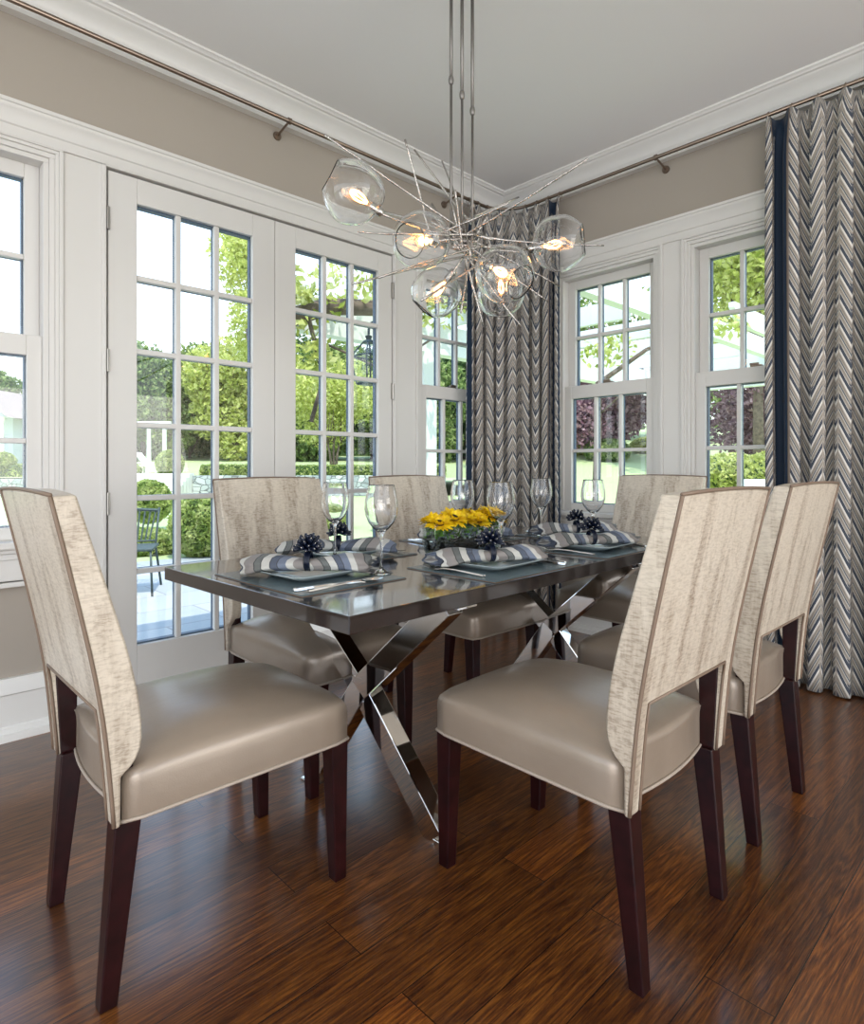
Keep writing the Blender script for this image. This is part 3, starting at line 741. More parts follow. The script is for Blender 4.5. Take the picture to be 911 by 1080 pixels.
def make_sunflower():
    o = thing('sunflower', '', 'flower', group='sunflowers in the glass dish')
    m = MB(); r = random.Random(2)
    for lay, (n, L, w, tilt, z) in enumerate(((22,.040,.0068,.15,0),(22,.037,.0065,.45,.003),(18,.031,.0058,.80,.006),(12,.022,.005,1.1,.008))):
        for i in range(n):
            a = 2*PI*(i+.5*lay)/n+r.uniform(-.1,.1); t = tilt+r.uniform(-.2,.25); l = L*r.uniform(.85,1.15)
            d = Vector((math.cos(a)*math.cos(t), math.sin(a)*math.cos(t), math.sin(t))); s = Vector((-math.sin(a), math.cos(a), 0))
            up = d.cross(s); b = Vector((math.cos(a)*.014, math.sin(a)*.014, z))
            p0 = b; p1 = b+d*l*.45; p2 = b+d*l*.8-up*.0-Vector((0,0,.002)); p3 = b+d*l-Vector((0,0,.005))
            m.add([p0-s*w*.5, p0+s*w*.5, p1+s*w, p1-s*w, p2+s*w*.7, p2-s*w*.7, p3, p1+Vector((0,0,-.002))], [(0,1,7),(1,2,7),(3,0,7),(3,7,2,4,5) if False else (7,2,4),(7,4,5),(7,5,3),(5,4,6)])
    m.build('petals', M['petal'], o)
    MB().lathe([(0,.010),(.008,.012),(.015,.009),(.018,.003),(.016,-.004),(0,-.008)], n=18).build('flower_disc', M['disc'], o, smooth=3)
    st = MB().tube([(0,0,-.004),(.003,0,-.03),(.001,.002,-.062)], .003, 6)
    for i in range(7):
        a = 2*PI*i/7; d = Vector((math.cos(a), math.sin(a), -.5)); s = Vector((-math.sin(a), math.cos(a), 0)); b = Vector((0,0,-.008))
        st.add([b, b+d*.016+s*.009, b+d*.034+Vector((0,0,-.004)), b+d*.016-s*.009], [(0,1,2,3)])
    st.build('stem_and_leaves', M['stem'], o)
    return o
sf = make_sunflower()
FL = [(-.175,-.022,.35,-2.1),(-.165,.028,.25,2),(-.10,-.030,.45,-1.7),(-.085,.026,.2,1.2),(-.03,-.020,.35,-1.4),(.01,.030,.25,1.6),(.045,-.026,.4,-1.5),(.09,.022,.2,1.3),(.12,-.024,.4,-1.3),(.165,.020,.25,1),(.178,-.020,.45,-.9)]
fl_words = ['leftmost near','leftmost far','second near from the left','second far from the left','third near from the left','third far from the left','fourth near from the left','fourth far from the left','fifth near from the left','rightmost far','rightmost near']
for i, (x, y, t, a) in enumerate(FL):
    o = sf if i == 0 else dup(sf)
    c, s = math.cos(TR), math.sin(TR)
    o.location = (VC[0]+x*c-y*s, VC[1]+x*s+y*c, TZ+.122+.008*(i % 3)); o.scale = (1.12,)*3
    ax = Vector((-math.sin(a), math.cos(a), 0)); o.rotation_mode = 'QUATERNION'; o.rotation_quaternion = Quaternion(ax, t*1.3)@Quaternion((0,0,1), i*1.1)
    o['label'] = 'yellow sunflower in the glass dish, %s bloom' % fl_words[i]
cr = random.Random(8); gm = MB()
for i in range(150):
    x = cr.uniform(-.92,.92)*VL; y = cr.uniform(-.88,.88)*VW; z = cr.uniform(.062,.108); d = Vector((cr.uniform(-1,1), cr.uniform(-1,1), cr.uniform(-.3,.8))).normalized(); s = d.orthogonal().normalized(); b = Vector((x,y,z))
    x_ = max(-.9*VL, min(.9*VL, x)); b = Vector((x_, y*.8, z)); gm.add([b, b+d*.010+s*.006, b+d*.022, b+d*.010-s*.006], [(0,1,2,3)])
go = gm.build('sunflower_leaves', M['stem']); go.location = (VC[0], VC[1], TZ); go.rotation_euler = (0,0,TR); tag(go, 'green leaves packed under the sunflowers inside the glass dish', 'leaves', kind='stuff')

# ------------------------------------------------------------------ chandelier
HUB = Vector((1.765, 1.675, 1.99))
cd = thing('chandelier', 'twig chandelier with six clear glass globes hanging over the dining table', 'chandelier', HUB)
def rel(p): return Vector(p)-HUB
rt = Vector((.7225,-.6914,0)); fw = Vector((.6914,.7225,0)); up = Vector((0,0,1))
def px(x, y, t): return Vector((0,0,1.10))+fw*t+rt*((x-455.5)/653.5*t)+up*(-(y-492)/653.5*t)   # measuring frame used to place the twigs in 3D around the hub
for dx, dy, zk in ((-.042,.008,2.62),(0,-.012,2.55),(.042,.010,2.50)):
    b = rt*dx+fw*dy
    o = MB().tube([b+up*.0, b+up*(zk-HUB.z)], .0052, 10).tube([b+up*(zk-HUB.z), b+up*(H-.02-HUB.z)], .0068, 10).build('down_rod', M['rodm'], cd, smooth=3)
    MB().lathe([(.004,-.018),(.0085,-.014),(.0105,-.004),(.0105,.004),(.0085,.014),(.004,.018)], b+up*(zk-HUB.z), 14).build('coupler', M['rodm'], o, smooth=3)
MB().lathe([(0,-.028),(.085,-.026),(.09,-.02),(.09,-.002),(0,-.002)], (0,0,H-HUB.z), 32).build('ceiling_canopy', M['rodm'], cd, smooth=.6)
hb = MB()
for dx, dy in ((-.042,.008),(0,-.012),(.042,.010)): hb.tube([rt*dx+fw*dy+up*.03, rt*dx*.6-up*.02, Vector((0,0,-.05))], .007, 8)
hb.tube([rt*-.06+up*.0, rt*.06-up*.01], .009, 8)
hb.build('hub_frame', M['twig'], cd, smooth=3)
tr_ = random.Random(21)
def twig(a, b, r0=.0048, r1=.0036, name='twig'):
    a, b = Vector(a), Vector(b); n = 9; pts = []; rs = []
    L = (b-a).length; o1 = Vector((tr_.uniform(-1,1), tr_.uniform(-1,1), tr_.uniform(-1,1)))*L*.022
    for i in range(n+1):
        t = i/n; w = math.sin(PI*t); j = Vector((tr_.uniform(-1,1), tr_.uniform(-1,1), tr_.uniform(-1,1)))*.0016
        pts.append(a.lerp(b, t)+o1*w+j*w); rs.append((r0+(r1-r0)*t)*tr_.uniform(.85,1.25))
    m = MB().tube(pts, rs, 7); return m.build(name, M['twig'], cd, smooth=3)
Hc = lambda a, b, c: rt*a+fw*b+up*c
T = [((342,142,2.20),(0.03,0,.02)), ((427,147,2.35),(-.12,.0,-.0)), ((437,158,2.55),(.09,.02,.01)), ((620,167,2.15),(-.02,0,.0)), ((377,245,2.2),(.08,0,.02)),
     ((371,300,2.15),(.05,.02,-.05)), ((399,293,2.2),(.1,0,-.02)), ((637,259,2.45),(-.04,0,.03)), ((444,317,2.15),(.16,.03,-.01)), 
     ((547,208,2.6),(-.10,-.02,.01)), ((536,214,2.3),(-.16,0,.0)), ((466,170,2.7),(.03,-.1,-.1)), ((400,222,2.6),(.12,0,.0)),
     ((578,318,2.5),(-.10,0,.06)), ((590,302,2.6),(-.12,-.04,.06)), ((486,330,2.3),(.05,.02,.10)), ((510,345,2.5),(-.04,0,.14)), 
     ((556,262,2.6),(-.14,0,-.01)), ((470,300,2.5),(.10,0,.09)), 
     ((480,200,2.3),(.02,.02,-.12)), ((550,345,2.4),(-.12,.0,.14))]
for (x, y, t), (a, b, c) in T:
    p = px(x, y, t)-HUB; q = Hc(a, b, c)
    twig(q, p)
GL = [  # centre, radius, direction of opening
 (px(372,203,2.16), .108, Vector(-rt*.75+up*.45-fw*.3)),
 (px(444,254,2.30), .108, Vector(-rt*.45-up*.30-fw*.85)),
 (px(460,309,2.60), .105, Vector(-rt*.55-up*.65+fw*.1)),
 (px(532,289,2.28), .108, Vector(rt*.55-up*.50-fw*.6)),
 (px(528,310,2.84), .108, Vector(rt*.1-up*.9+fw*.4)),
 (px(590,257,2.46), .110, Vector(rt*.93+up*.10-fw*.2))]
for gi, (c, R_, ax) in enumerate(GL):
    ax = ax.normalized(); c = c-HUB
    # shell with a round mouth in direction ax and a neck towards -ax; slightly lumpy, blown by hand
    prof = []
    a_open = math.radians(34); n = 30
    for i in range(n+1):
        a = a_open+(math.radians(168)-a_open)*i/n; prof.append((R_*math.sin(a), R_*math.cos(a)))
    th = .0034; inn = [(r_-th*math.sin(math.atan2(r_, z_)), z_-th*math.cos(math.atan2(r_, z_))) for r_, z_ in prof[::-1]]
    lip = [(prof[0][0]-th*.2, prof[0][1]+th*.9)]
    m = MB().lathe(inn+lip+prof, n=48, axis=ax, closed=True)
    lr = random.Random(40+gi); ph = [lr.uniform(0, 6) for _ in range(6)]
    v2 = []
    for v in m.v:
        v = Vector(v); d = v.normalized(); k = 1+.022*math.sin(3.1*d.x*2+ph[0])*math.sin(2.7*d.y*2+ph[1])+.020*math.sin(4.3*d.z+ph[2]+2*d.x)
        k -= .05*max(0, d.dot(Vector((math.sin(ph[3]), math.cos(ph[3]), .3)).normalized())-.75)*2
        v2.append(tuple(v*k+c))
    m.v = v2
    g = m.build('glass_globe', M['glass'], cd, smooth=3)
    nb = c-ax*R_*1.02                                             # neck end
    sk = MB().lathe([(0,-.012),(.013,-.012),(.017,-.004),(.018,.004),(.0155,.010),(.0155,.036),(.013,.040),(0,.040)], nb, 18, axis=ax).build('socket', M['bulbmetal'], g, smooth=.7)
    bb_ = [(.010,.036),(.013,.046),(.018,.058),(.026,.072),(.031,.088),(.031,.102),(.026,.118),(.016,.130),(.006,.135),(0,.1355)]
    MB().lathe(bb_, nb, 24, axis=ax).build('bulb', M['bulbglass'], g, smooth=3)
    fm = MB(); q = Vector((0,0,1)).rotation_difference(ax)
    for k in range(8):
        a = 2*PI*k/8; pts = []
        for z_, r_ in ((.050,.004),(.070,.013),(.095,.017),(.112,.011),(.120,.004)):
            pts.append(nb+q@Vector((r_*math.cos(a+z_*9), r_*math.sin(a+z_*9), z_)))
        fm.tube(pts, .0012, 5)
    fm.build('filament', M['fil'], g)
    # stem from the hub to the socket
    e = nb-ax*.012; twig(Hc(lr.uniform(-.05,.05), lr.uniform(-.03,.03), lr.uniform(-.05,.02)), e, .005, .005, 'globe_arm')

# ------------------------------------------------------------------ curtain rod and curtains
ZR = 2.915; OFF = .10; RC = .24
rodp = [(BX+.2, DL-OFF, ZR)]+[(DR-OFF-RC+RC*math.sin(a), DL-OFF-RC+RC*math.cos(a), ZR) for a in np.linspace(0, PI/2, 12)]+[(DR-OFF, -.9, ZR)]
rod = thing('curtain_rod', 'bronze curtain rod running round the corner below the crown moulding', 'curtain rod', (0,0,0))
MB().tube(rodp, .0105, 12).build('rod', M['bronze'], rod, smooth=3)
def bracket(p, wdir):
    p = Vector(p); w = Vector(wdir); e = p+w*(OFF+REC)-up*.03
    m = MB().tube([p-up*.002, e], .006, 10).lathe([(0,-.006),(.021,-.006),(.023,-.002),(.023,.004),(0,.006)], e-w*.006, 20, axis=wdir)
    m.lathe([(.0165,-.008),(.0165,.008),(.0095,.008),(.0095,-.008)], p, 16, axis=(1,0,0) if abs(w.y) > .5 else (0,1,0), closed=True)
    m.build('bracket', M['bronze'], rod, smooth=.7)
bracket((1.71, DL-OFF, ZR), (0,1,0)); bracket((.35, DL-OFF, ZR), (0,1,0)); bracket((DR-OFF, 1.72, ZR), (1,0,0)); bracket((2.98, DL-OFF, ZR), (0,1,0))

def make_curtain(name, label, path, pleats, amp, ztop, zbot, bands, seed):
    """path: plan polyline (x,y); pleats number of folds; bands: [(f0,f1)] fractions of width with navy trim"""
    P = [Vector((*q, 0)) for q in path]; seg = [(P[i+1]-P[i]).length for i in range(len(P)-1)]; Ltot = sum(seg)
    def pt(s):
        s = max(0, min(Ltot, s)); i = 0
        while i < len(seg)-1 and s > seg[i]: s -= seg[i]; i += 1
        d = (P[i+1]-P[i]).normalized(); return P[i]+d*s, d
    def nrm(s):
        _, d0 = pt(s-.06); _, d1 = pt(s+.06); d = (d0+d1).normalized(); return Vector((d.y, -d.x, 0))     # to the room side
    r = random.Random(seed); nU = pleats*16; nV = 40
    ph = [r.uniform(-.5,.5) for _ in range(pleats+2)]; am = [r.uniform(.75,1.2) for _ in range(pleats+2)]
    def surf(f, v, off=0):
        s = f*Ltot; c, _ = pt(s); n = nrm(s); x = f*pleats; i = int(min(x, pleats-1e-6)); fr_ = x-i
        a_ = am[i]*(1-fr_)+am[i+1]*fr_
        top = max(0, 1-(1-v)/.06) if v > .94 else 0
        w = math.cos(2*PI*x+ph[i]*(0)); w = math.copysign(abs(w)**.75, w)
        drift = .012*math.sin(3*f*5+ (1-v)*2.4+seed)
        A = amp*a_*(.80+.35*(1-v))*(1-.35*top)
        q = c+n*(A*w+off)+Vector((0,0,0)); tdir = Vector((-n.y, n.x, 0))
        q += tdir*(.016*math.sin(4*PI*x)*(1-top)+drift*(1-v)*1.2)
        z = zbot+(ztop-zbot)*v
        if v > .96: z += .022*((v-.96)/.04)*(max(0, w)-.35)
        return Vector((q.x, q.y, z))
    root = thing(name, label, 'curtain')
    def sheet(f0, f1, nu, off, mat, nm, cloth0=0, mats=None):
        vs = []; uv = []; fs = []; cl = 0; cum = []
        prev = None
        for i in range(nu+1):
            f = f0+(f1-f0)*i/nu; p_ = surf(f, .5, off)
            if prev is not None: cl += (p_-prev).length
            prev = p_; cum.append(cl)
        for i in range(nu+1):
            f = f0+(f1-f0)*i/nu
            for j in range(nV+1): vs.append(surf(f, j/nV, off)); uv.append((cum[i], j/nV*(ztop-zbot)))
        for i in range(nu):
            for j in range(nV): fs.append((i*(nV+1)+j, i*(nV+1)+j+1, (i+1)*(nV+1)+j+1, (i+1)*(nV+1)+j))
        me = bpy.data.meshes.new(nm); me.from_pydata(vs, [], fs); me.update(); ul = me.uv_layers.new(name='UVMap')
        for lp in me.loops: ul.data[lp.index].uv = uv[lp.vertex_index]
        o = link_mesh(nm, me, mat, root, smooth=3)
        so = o.modifiers.new('solid', 'SOLIDIFY'); so.thickness = .0025; so.offset = -1
        return o
    sheet(0, 1, nU, 0, M['chev'], 'curtain_panel')
    for a, b in bands:
        bo = sheet(a, b, 14, .004, M['navyband'], 'trim_band'); bo['label'] = 'plain navy band down the curtain edge'
        for q in (a, b): sheet(q-.0018/Ltot, q+.0018/Ltot, 2, .0062, M['tape'], 'tape_edge')
    for k in range(pleats+1):
        f = min(.995, max(.005, k/pleats)); c, _ = pt(f*Ltot); n = nrm(f*Ltot)
        rg = MB(); cc = Vector((c.x, c.y, ZR-.006)); d = Vector((-n.y, n.x, 0))
        rg.tube([cc+(n*math.cos(a)+up*math.sin(a))*.0185 for a in np.linspace(0, 2*PI, 14)[:-1]], .0022, 6, closed=True)
        rg.tube([cc-up*.018, cc-up*.045], .002, 6)
        rg.build('curtain_ring', M['bronze'], root, smooth=3)
    return root
yl_, xr_ = DL-OFF, DR-OFF
corner_path = [(3.085, yl_)]+[(xr_-RC+RC*math.sin(a), yl_-RC+RC*math.cos(a)) for a in np.linspace(0.02, PI/2-.02, 8)]+[(xr_, 2.385)]
make_curtain('curtain', 'blue and taupe chevron curtain hung in the room corner between the windows', corner_path, 8, .036, 2.885, .008, [(.012,.085),(.890,.972)], 3)
make_curtain('curtain', 'blue and taupe chevron curtain at the right edge of the photo', [(xr_, 1.115), (xr_, -.15)], 11, .044, 2.885, .008, [(.016,.088)], 5)

# ------------------------------------------------------------------ outdoors
GZ = -.12
struct(MB().box(-60, 90, -60, 110, GZ-.4, GZ-.02).build('ground_lawn', M['grass']))
struct(MB().box(-4.5, 3.9, DL+TH, 8.3, GZ-.3, GZ).build('patio', M['paver']))
struct(MB().box(-40, 3.9, -40, DL+TH, GZ-.3, GZ-.002).build('bounce_ground', M['bounce']))  # unseen pale ground added behind the house to keep bounced light neutral
def cp(x, t): v = fw*t+rt*((x-455.5)/653.5*t); return v.x, v.y
CAMROT = -math.atan2(.6914, .7225)       # garden walls run square to this direction
def leaf_cloud(name, blobs, n, size, mat, seed, parent=None, shell=.35, box=None):
    g = np.random.default_rng(seed); P = []
    vol = np.array([b[3]*b[4]*b[5] for b in blobs])**.67; vol = vol/vol.sum(); cnt = (vol*n).astype(int)+1
    for (x, y, z, rx, ry, rz), k in zip(blobs, cnt):
        d = g.normal(size=(k, 3)); d /= np.linalg.norm(d, axis=1)[:, None]
        if box: d = d/np.max(np.abs(d), axis=1)[:, None]**box
        rad = 1-shell*g.random(k)**1.6; P.append(d*rad[:, None]*np.array([rx, ry, rz])+np.array([x, y, z]))
    P = np.concatenate(P); k = len(P)
    a = g.normal(size=(k, 3)); a /= np.linalg.norm(a, axis=1)[:, None]; b = np.cross(a, g.normal(size=(k, 3))); b /= np.linalg.norm(b, axis=1)[:, None]
    s = size*(.6+.8*g.random(k))[:, None]
    V = np.stack([P-a*s, P+b*s*.5, P+a*s, P-b*s*.5], 1).reshape(-1, 3)
    me = bpy.data.meshes.new(name); me.vertices.add(4*k); me.vertices.foreach_set('co', V.ravel()); me.loops.add(4*k); me.loops.foreach_set('vertex_index', np.arange(4*k)); me.polygons.add(k)
    me.polygons.foreach_set('loop_start', np.arange(0, 4*k, 4)); me.polygons.foreach_set('loop_total', np.full(k, 4)); me.update(); me.validate()
    return link_mesh(name, me, mat, parent)
def tree(label, x, y, z0, height, cr_, mat, seed, n=9000, leaf=.16, trunk_r=.16, low=.25, group='garden trees beyond the lawn', name='tree', multi=1, squash=.8):
    t = thing(name, label, 'tree', (x, y, z0), 0, group); r = random.Random(seed); zb = height*low; bl = []
    for i in range(13):
        a = r.uniform(0, 6.28); q = r.uniform(.1, .75); zz = zb+(height-zb)*r.uniform(.12, .86); k = r.uniform(.38, .58); w = 1-.55*abs(zz-zb-(height-zb)*.45)/(height-zb)
        bl.append((cr_*q*w*math.cos(a), cr_*q*w*math.sin(a), zz, cr_*k, cr_*k, cr_*k*squash))
    leaf_cloud('crown', bl, n, leaf, mat, seed, t, .5)
    for m_ in range(multi):
        tk = MB(); ex = (m_-(multi-1)/2)*trunk_r*3
        tk.tube([(ex*.4,0,-.1),(ex,0.02,zb*.6),(ex*1.8,0,zb+.1),(ex*2.2,.05,height*.6)], [trunk_r,trunk_r*.8,trunk_r*.65,trunk_r*.2], 8)
        for i in range(4):
            a = r.uniform(0, 6.28); tk.tube([(ex*1.6,0,zb*.9),(ex*1.6+cr_*.35*math.cos(a), cr_*.35*math.sin(a), zb+(height-zb)*.35)], [trunk_r*.4, trunk_r*.12], 6)
        tk.build('trunk', M['bark'], t, smooth=3)
    return t
def bush(label, x, y, z0, rx, ry, rz, mat, seed, n=3500, leaf=.035, rot=0, box=None, group=None, name='boxwood_ball', cat='shrub'):
    t = thing(name, label, cat, (x, y, z0), rot, group)
    leaf_cloud('foliage', [(0,0,rz,rx,ry,rz)], n, leaf, mat, seed, t, .12, box)
    if box: MB().box(-rx*.9, rx*.9, -ry*.9, ry*.9, 0, rz*1.9).build('inner_branches', M['core'], t)
    else: MB().lathe([(0,-.93),(.5,-.8),(.8,-.5),(.93,0),(.8,.5),(.5,.8),(0,.93)], n=16).build('inner_branches', M['core'], t, smooth=3); 
    if not box:
        c = t.children[-1]; c.scale = (rx, ry, rz); c.location = (0, 0, rz)
    return t
# upper terrace, retaining wall, steps  (square to the camera direction, as the garden is turned to the house)
tw = 26.
ter = MB().add([tuple(fw*a+rt*b+up*z) for a, b, z in ((26.2,-40,.62),(26.2,26,.62),(52,60,2.05),(52,-60,2.05))], [(0,1,2,3)]).build('terrace_lawn', M['grass']); struct(ter)
slp = MB().add([tuple(fw*a+rt*b+up*z) for a, b, z in ((9,.6,GZ-.03),(9,26,GZ-.03),(44,60,4.08),(44,3.0,4.08))], [(0,1,2,3)]).build('sloping_lawn', M['grass']); struct(slp)
def zs(t): return GZ-.03+.12*(t-9)
def along(b0, b1, a0, a1, z0, z1, mb=None):
    mb = mb or MB(); mb.add([tuple(fw*a+rt*b+up*z) for z in (z0, z1) for a in (a0, a1) for b in (b0, b1)], [(0,1,3,2),(4,6,7,5),(0,4,5,1),(1,5,7,3),(3,7,6,2),(2,6,4,0)]); return mb
def pb_(x, t): return (x-455.5)/653.5*t
wa, wb = pb_(-160, 26), pb_(140, 26); wc, wd = pb_(203, 26), pb_(470, 26)
tag(along(wa, wb, 26, 26.45, GZ, .58).build('garden_wall', M['rubble']), 'low stone garden wall under the hedge, seen through the far left window', 'wall', 'stone garden walls')
tag(along(wc, wd, 26, 26.45, GZ, .72).build('garden_wall', M['rubble']), 'low stone garden wall to the right of the garden steps, seen through the french doors', 'wall', 'stone garden walls')
st = thing('garden_steps', 'pale stone steps rising to the upper lawn, seen through the left french door', 'steps')
for k in range(6): along(wb+.02, wc-.02, 23.9+k*.36, 23.9+k*.36+.5 if k < 5 else 26.2, GZ, GZ+.155*(k+1)).build('step', M['lounge'], st)
def hedge(label, b0, b1, a, z0, z1, seed, n=6000):
    c = fw*a+rt*((b0+b1)/2); return bush(label, c.x, c.y, z0, (b1-b0)/2, .45, (z1-z0)/2, M['box'], seed, n, .07, CAMROT, 1.0, 'clipped box hedges on the upper lawn', 'clipped_hedge', 'hedge')
hedge('clipped green hedge above the stone wall, seen through the far left window', wa, wb-.3, 27.2, .5, 1.20, 1)
hedge('clipped green hedge right of the garden steps, above the stone wall', wc, pb_(300, 27), 27.2, .62, 1.16, 2, 4500)
hedge('clipped green hedge seen through the right french door', pb_(300, 27), wd, 27.2, .60, 1.14, 3, 6000)
G = 'clipped box balls'
for i, (x, t, r_, zc, h_, lb) in enumerate([
  (179, 26.9, .58, 1.22, .6, 'round clipped bush at the head of the garden steps'),
  (3, 27.0, .5, 1.3, .42, 'round clipped bush beside the white garden house'),
  (157, 12.0, .42, .42, .42, 'round clipped bush beyond the metal garden chair, left edge of the french door'),
  (214, 8.5, .44, .28, .43, 'largest clipped bush, right by the patio behind the left door'),
  (242, 15.0, .55, .22, .36, 'pale clipped bush just over the back of the chair before the french doors'),
  (152, 8.9, .50, -.03, .24, 'low clipped bush behind the metal garden chair'),
  (345, 12.5, .5, .0, .34, 'clipped bush low behind the wine glasses, through the right french door'),
  (420, 12.0, .5, .0, .34, 'clipped bush behind the chair by the right french door')]):
    X, Y = cp(x, t); bush(lb, X, Y, zc-h_, r_, r_, h_, M['box'], 30+i, 5200, .03*(1+t/30), group=G)
# trees
TG = 'garden trees beyond the lawn'
def T_(lb, x, t, h, c_, mat, seed, z0=None, **k):
    X, Y = cp(x, t); z = (.62+(t-26)*.056) if z0 is None and t > 26 else (GZ if z0 is None else z0); tree(lb, X, Y, z, h, c_, M[mat], seed, **k)
row = [(-60,44,8.5,4.2,'leafd'),(15,48,7.2,3.2,'leaf'),(112,49,8.6,3.8,'leaf'),(150,42,7.4,3.6,'leaf'),(200,46,8.4,3.8,'leaf'),(250,43,8.0,3.6,'leafb'),(300,45,8.6,4.0,'leafd'),(345,42,7.4,3.6,'leaf'),(392,44,8.0,3.8,'leafd'),(440,41,7.2,3.8,'leaf'),(490,44,8,4,'leafd')]
wd_ = ['far left beyond the house','behind the white garden house','left of the french doors','furthest left in the left french door','behind the white pergola columns','behind the garden steps','between the two french doors','left in the right french door','behind the hanging lantern','in the narrow window by the corner curtain','behind the corner curtain']
for i, (x, t, h, c_, m_) in enumerate(row): T_('dense green tree %s' % wd_[i], x, t, h, c_, m_, 60+i, n=12000, leaf=.20, low=.015, squash=1.0)
T_('tall yellow-green tree at the right of the left french door', 283, 29, 12.4, 2.7, 'leafb', 81, n=11000, leaf=.12, low=.36, trunk_r=.13)
T_('small tree of several trunks through the right french door', 352, 29, 5.0, 2.6, 'leafb', 82, n=9000, leaf=.10, low=.3, trunk_r=.07, multi=3)
T_('plum leaved tree seen through the left of the right-hand windows', 634, 22, 4.2, 2.5, 'leafp', 83, n=12000, leaf=.10, z0=zs(22), low=.10, group=None)
T_('plum leaved tree seen through the window beside the right curtain', 790, 19, 3.8, 2.5, 'leafp', 84, n=12000, leaf=.09, z0=zs(19), low=.16, group=None)
T_('bright green tree above the pergola, in the window beside the right curtain', 800, 17, 8.6, 3.2, 'leafb', 85, n=13000, leaf=.11, z0=zs(17), low=.48, group=None)
T_('green tree behind the plum trees, between the right-hand windows', 705, 30, 7.0, 4.2, 'leaf', 86, n=9000, leaf=.15, z0=zs(30), low=.15, group=None)
T_('dark green tree behind the left right-hand window', 570, 32, 7.0, 4.4, 'leaf', 87, n=9000, leaf=.15, z0=zs(32), low=.1, group=None)
for i, (x, t, rx, rz, lb) in enumerate([(640,21,.7,.42,'green shrub under the plum tree in the left right-hand window'),(600,23,1.2,.42,'green shrub at the left edge of the right-hand windows'),(770,14,1.3,.52,'yellow-green shrub low in the window beside the right curtain'),(820,13,1.0,.6,'shrub beside the right curtain, low in the window'),(690,24,1.2,.35,'shrub at the lawn edge between the right-hand windows')]):
    X, Y = cp(x, t); bush(lb, X, Y, zs(t)-.1, rx, .8, rz, M['leafb' if i != 0 else 'leaf'], 120+i, 4500, .06, group='shrubs on the lawn', name='shrub')
hedge('tall dark hedge closing the garden far behind the trees', pb_(-220, 50), pb_(620, 50), 50.5, 1.6, 5.4, 9, 16000)
# garden house with gable through the far left window
hx, hy = cp(-30, 36); gh = thing('garden_house', 'white garden house with a shingled gable roof, through the far left window', 'building', (hx, hy, 1.0), CAMROT)
MB().box(-5.5, 2.4, 0, 6, -1, 2.9).build('wall', M['gwall'], gh)
MB().prism([(-2.2,2.9),(2.9,2.9),(.4,4.6)], -1.2, 0).build('gable', M['gwall'], gh)
MB().add([(-6,-1.4,2.85),(.0,-1.4,2.85),(-1.0,2.4,5.0),(-6,2.4,5.0),(0.35,-1.5,4.75),(3.1,-1.5,2.85),(3.1,6.2,2.85),(.35,6.2,4.75),(-2.4,-1.5,2.85),(-2.4,6.2,2.85)], [(0,1,2,3),(4,5,6,7),(4,7,9,8)]).build('roof', M['paper'], gh)
gh.children[-1].modifiers.new('s', 'SOLIDIFY').thickness = .12
for x in (-2.1, .3, 2.5): MB().lathe([(.16,-1),(.16,-.9),(.12,-.86),(.10,2.6),(.15,2.66),(.15,2.9)], (x, -1.05, 0), 16).build('column', M['outwhite'], gh, smooth=.7)
f_ = MB(); f_.box(.6, 1.9, -.04, .02, -.2, 2.0); fw_ = f_.build('window', M['ochair'], gh); mm = MB()
for x in (.6, 1.03, 1.46, 1.9): mm.box(x-.03, x+.03, -.07, -.02, -.2, 2.0)
for z in (-.2, .5, 1.2, 2.0): mm.box(.6, 1.9, -.07, -.02, z-.03, z+.03)
mm.build('glazing_bars', M['outwhite'], fw_)
# white columns of a far arbour, lounge chair
ab = [cp(x, 33) for x in (130, 157, 173.5)]
ar = thing('garden_arbour', 'row of white columns under leaves beyond the garden steps', 'pergola', (0,0,0))
for X, Y in ab: MB().lathe([(.16,0),(.16,.1),(.115,.14),(.10,2.3),(.15,2.38),(.15,2.5)], (X, Y, .85), 16).build('column', M['outwhite'], ar, smooth=.7)
bmx = MB(); bmx.bar((*cp(110, 33), 3.42), (*cp(180, 33), 3.42), .16, .2, up=(0,0,1)); bmx.build('beam', M['outwhite'], ar)
lx, ly = cp(160, 27.6); lg = thing('lounge_chair', 'white garden lounge chair at the top of the garden steps', 'chair', (lx, ly, .80), CAMROT)
MB().bar((.35,0,.28),(-.55,0,.36),.06,.6,up=(0,0,1)).build('seat', M['lounge'], lg)
MB().bar((-.15,0,.30),(-.62,0,.92),.05,.6,up=(1,0,.5)).build('backrest', M['lounge'], lg)
for a, b in ((-.45,-.26),(-.45,.26),(.3,-.26),(.3,.26)): MB().box(a-.03, a+.03, b-.03, b+.03, -.15, .3).build('leg', M['lounge'], lg)
for b in (-.3, .3): MB().box(-.5, .4, b-.03, b+.03, .44, .48).build('armrest', M['lounge'], lg)
# green metal garden chair on the patio
mx_, my_ = cp(136, 6.0); mc = thing('garden_chair', 'grey-green metal garden chair with a slatted back on the patio', 'chair', (mx_, my_, GZ), CAMROT+.3)
MB().box(-.24,.24,-.24,.24,.42,.445).build('seat', M['ochair'], mc, bevel=.008)
for sx in (-1, 1):
    MB().tube([(sx*.22,-.22,.43),(sx*.24,-.27,0)], .011, 8).build('leg', M['ochair'], mc, smooth=3)
    MB().tube([(sx*.25,.33,0),(sx*.21,.22,.42),(sx*.235,.30,.80)], .012, 8).build('leg', M['ochair'], mc, smooth=3)
sl = MB().tube([(-.245,.30,.77),(0,.325,.785),(.245,.30,.77)], .016, 8).tube([(-.21,.225,.47),(.21,.225,.47)], .010, 8)
for k in range(9): q = (k-4)/4; sl.bar((q*.15,.228,.47),(q*.205,.312,.775),.016,.006,up=(1,0,0))
sl.build('slatted_back', M['ochair'], mc, smooth=.7)
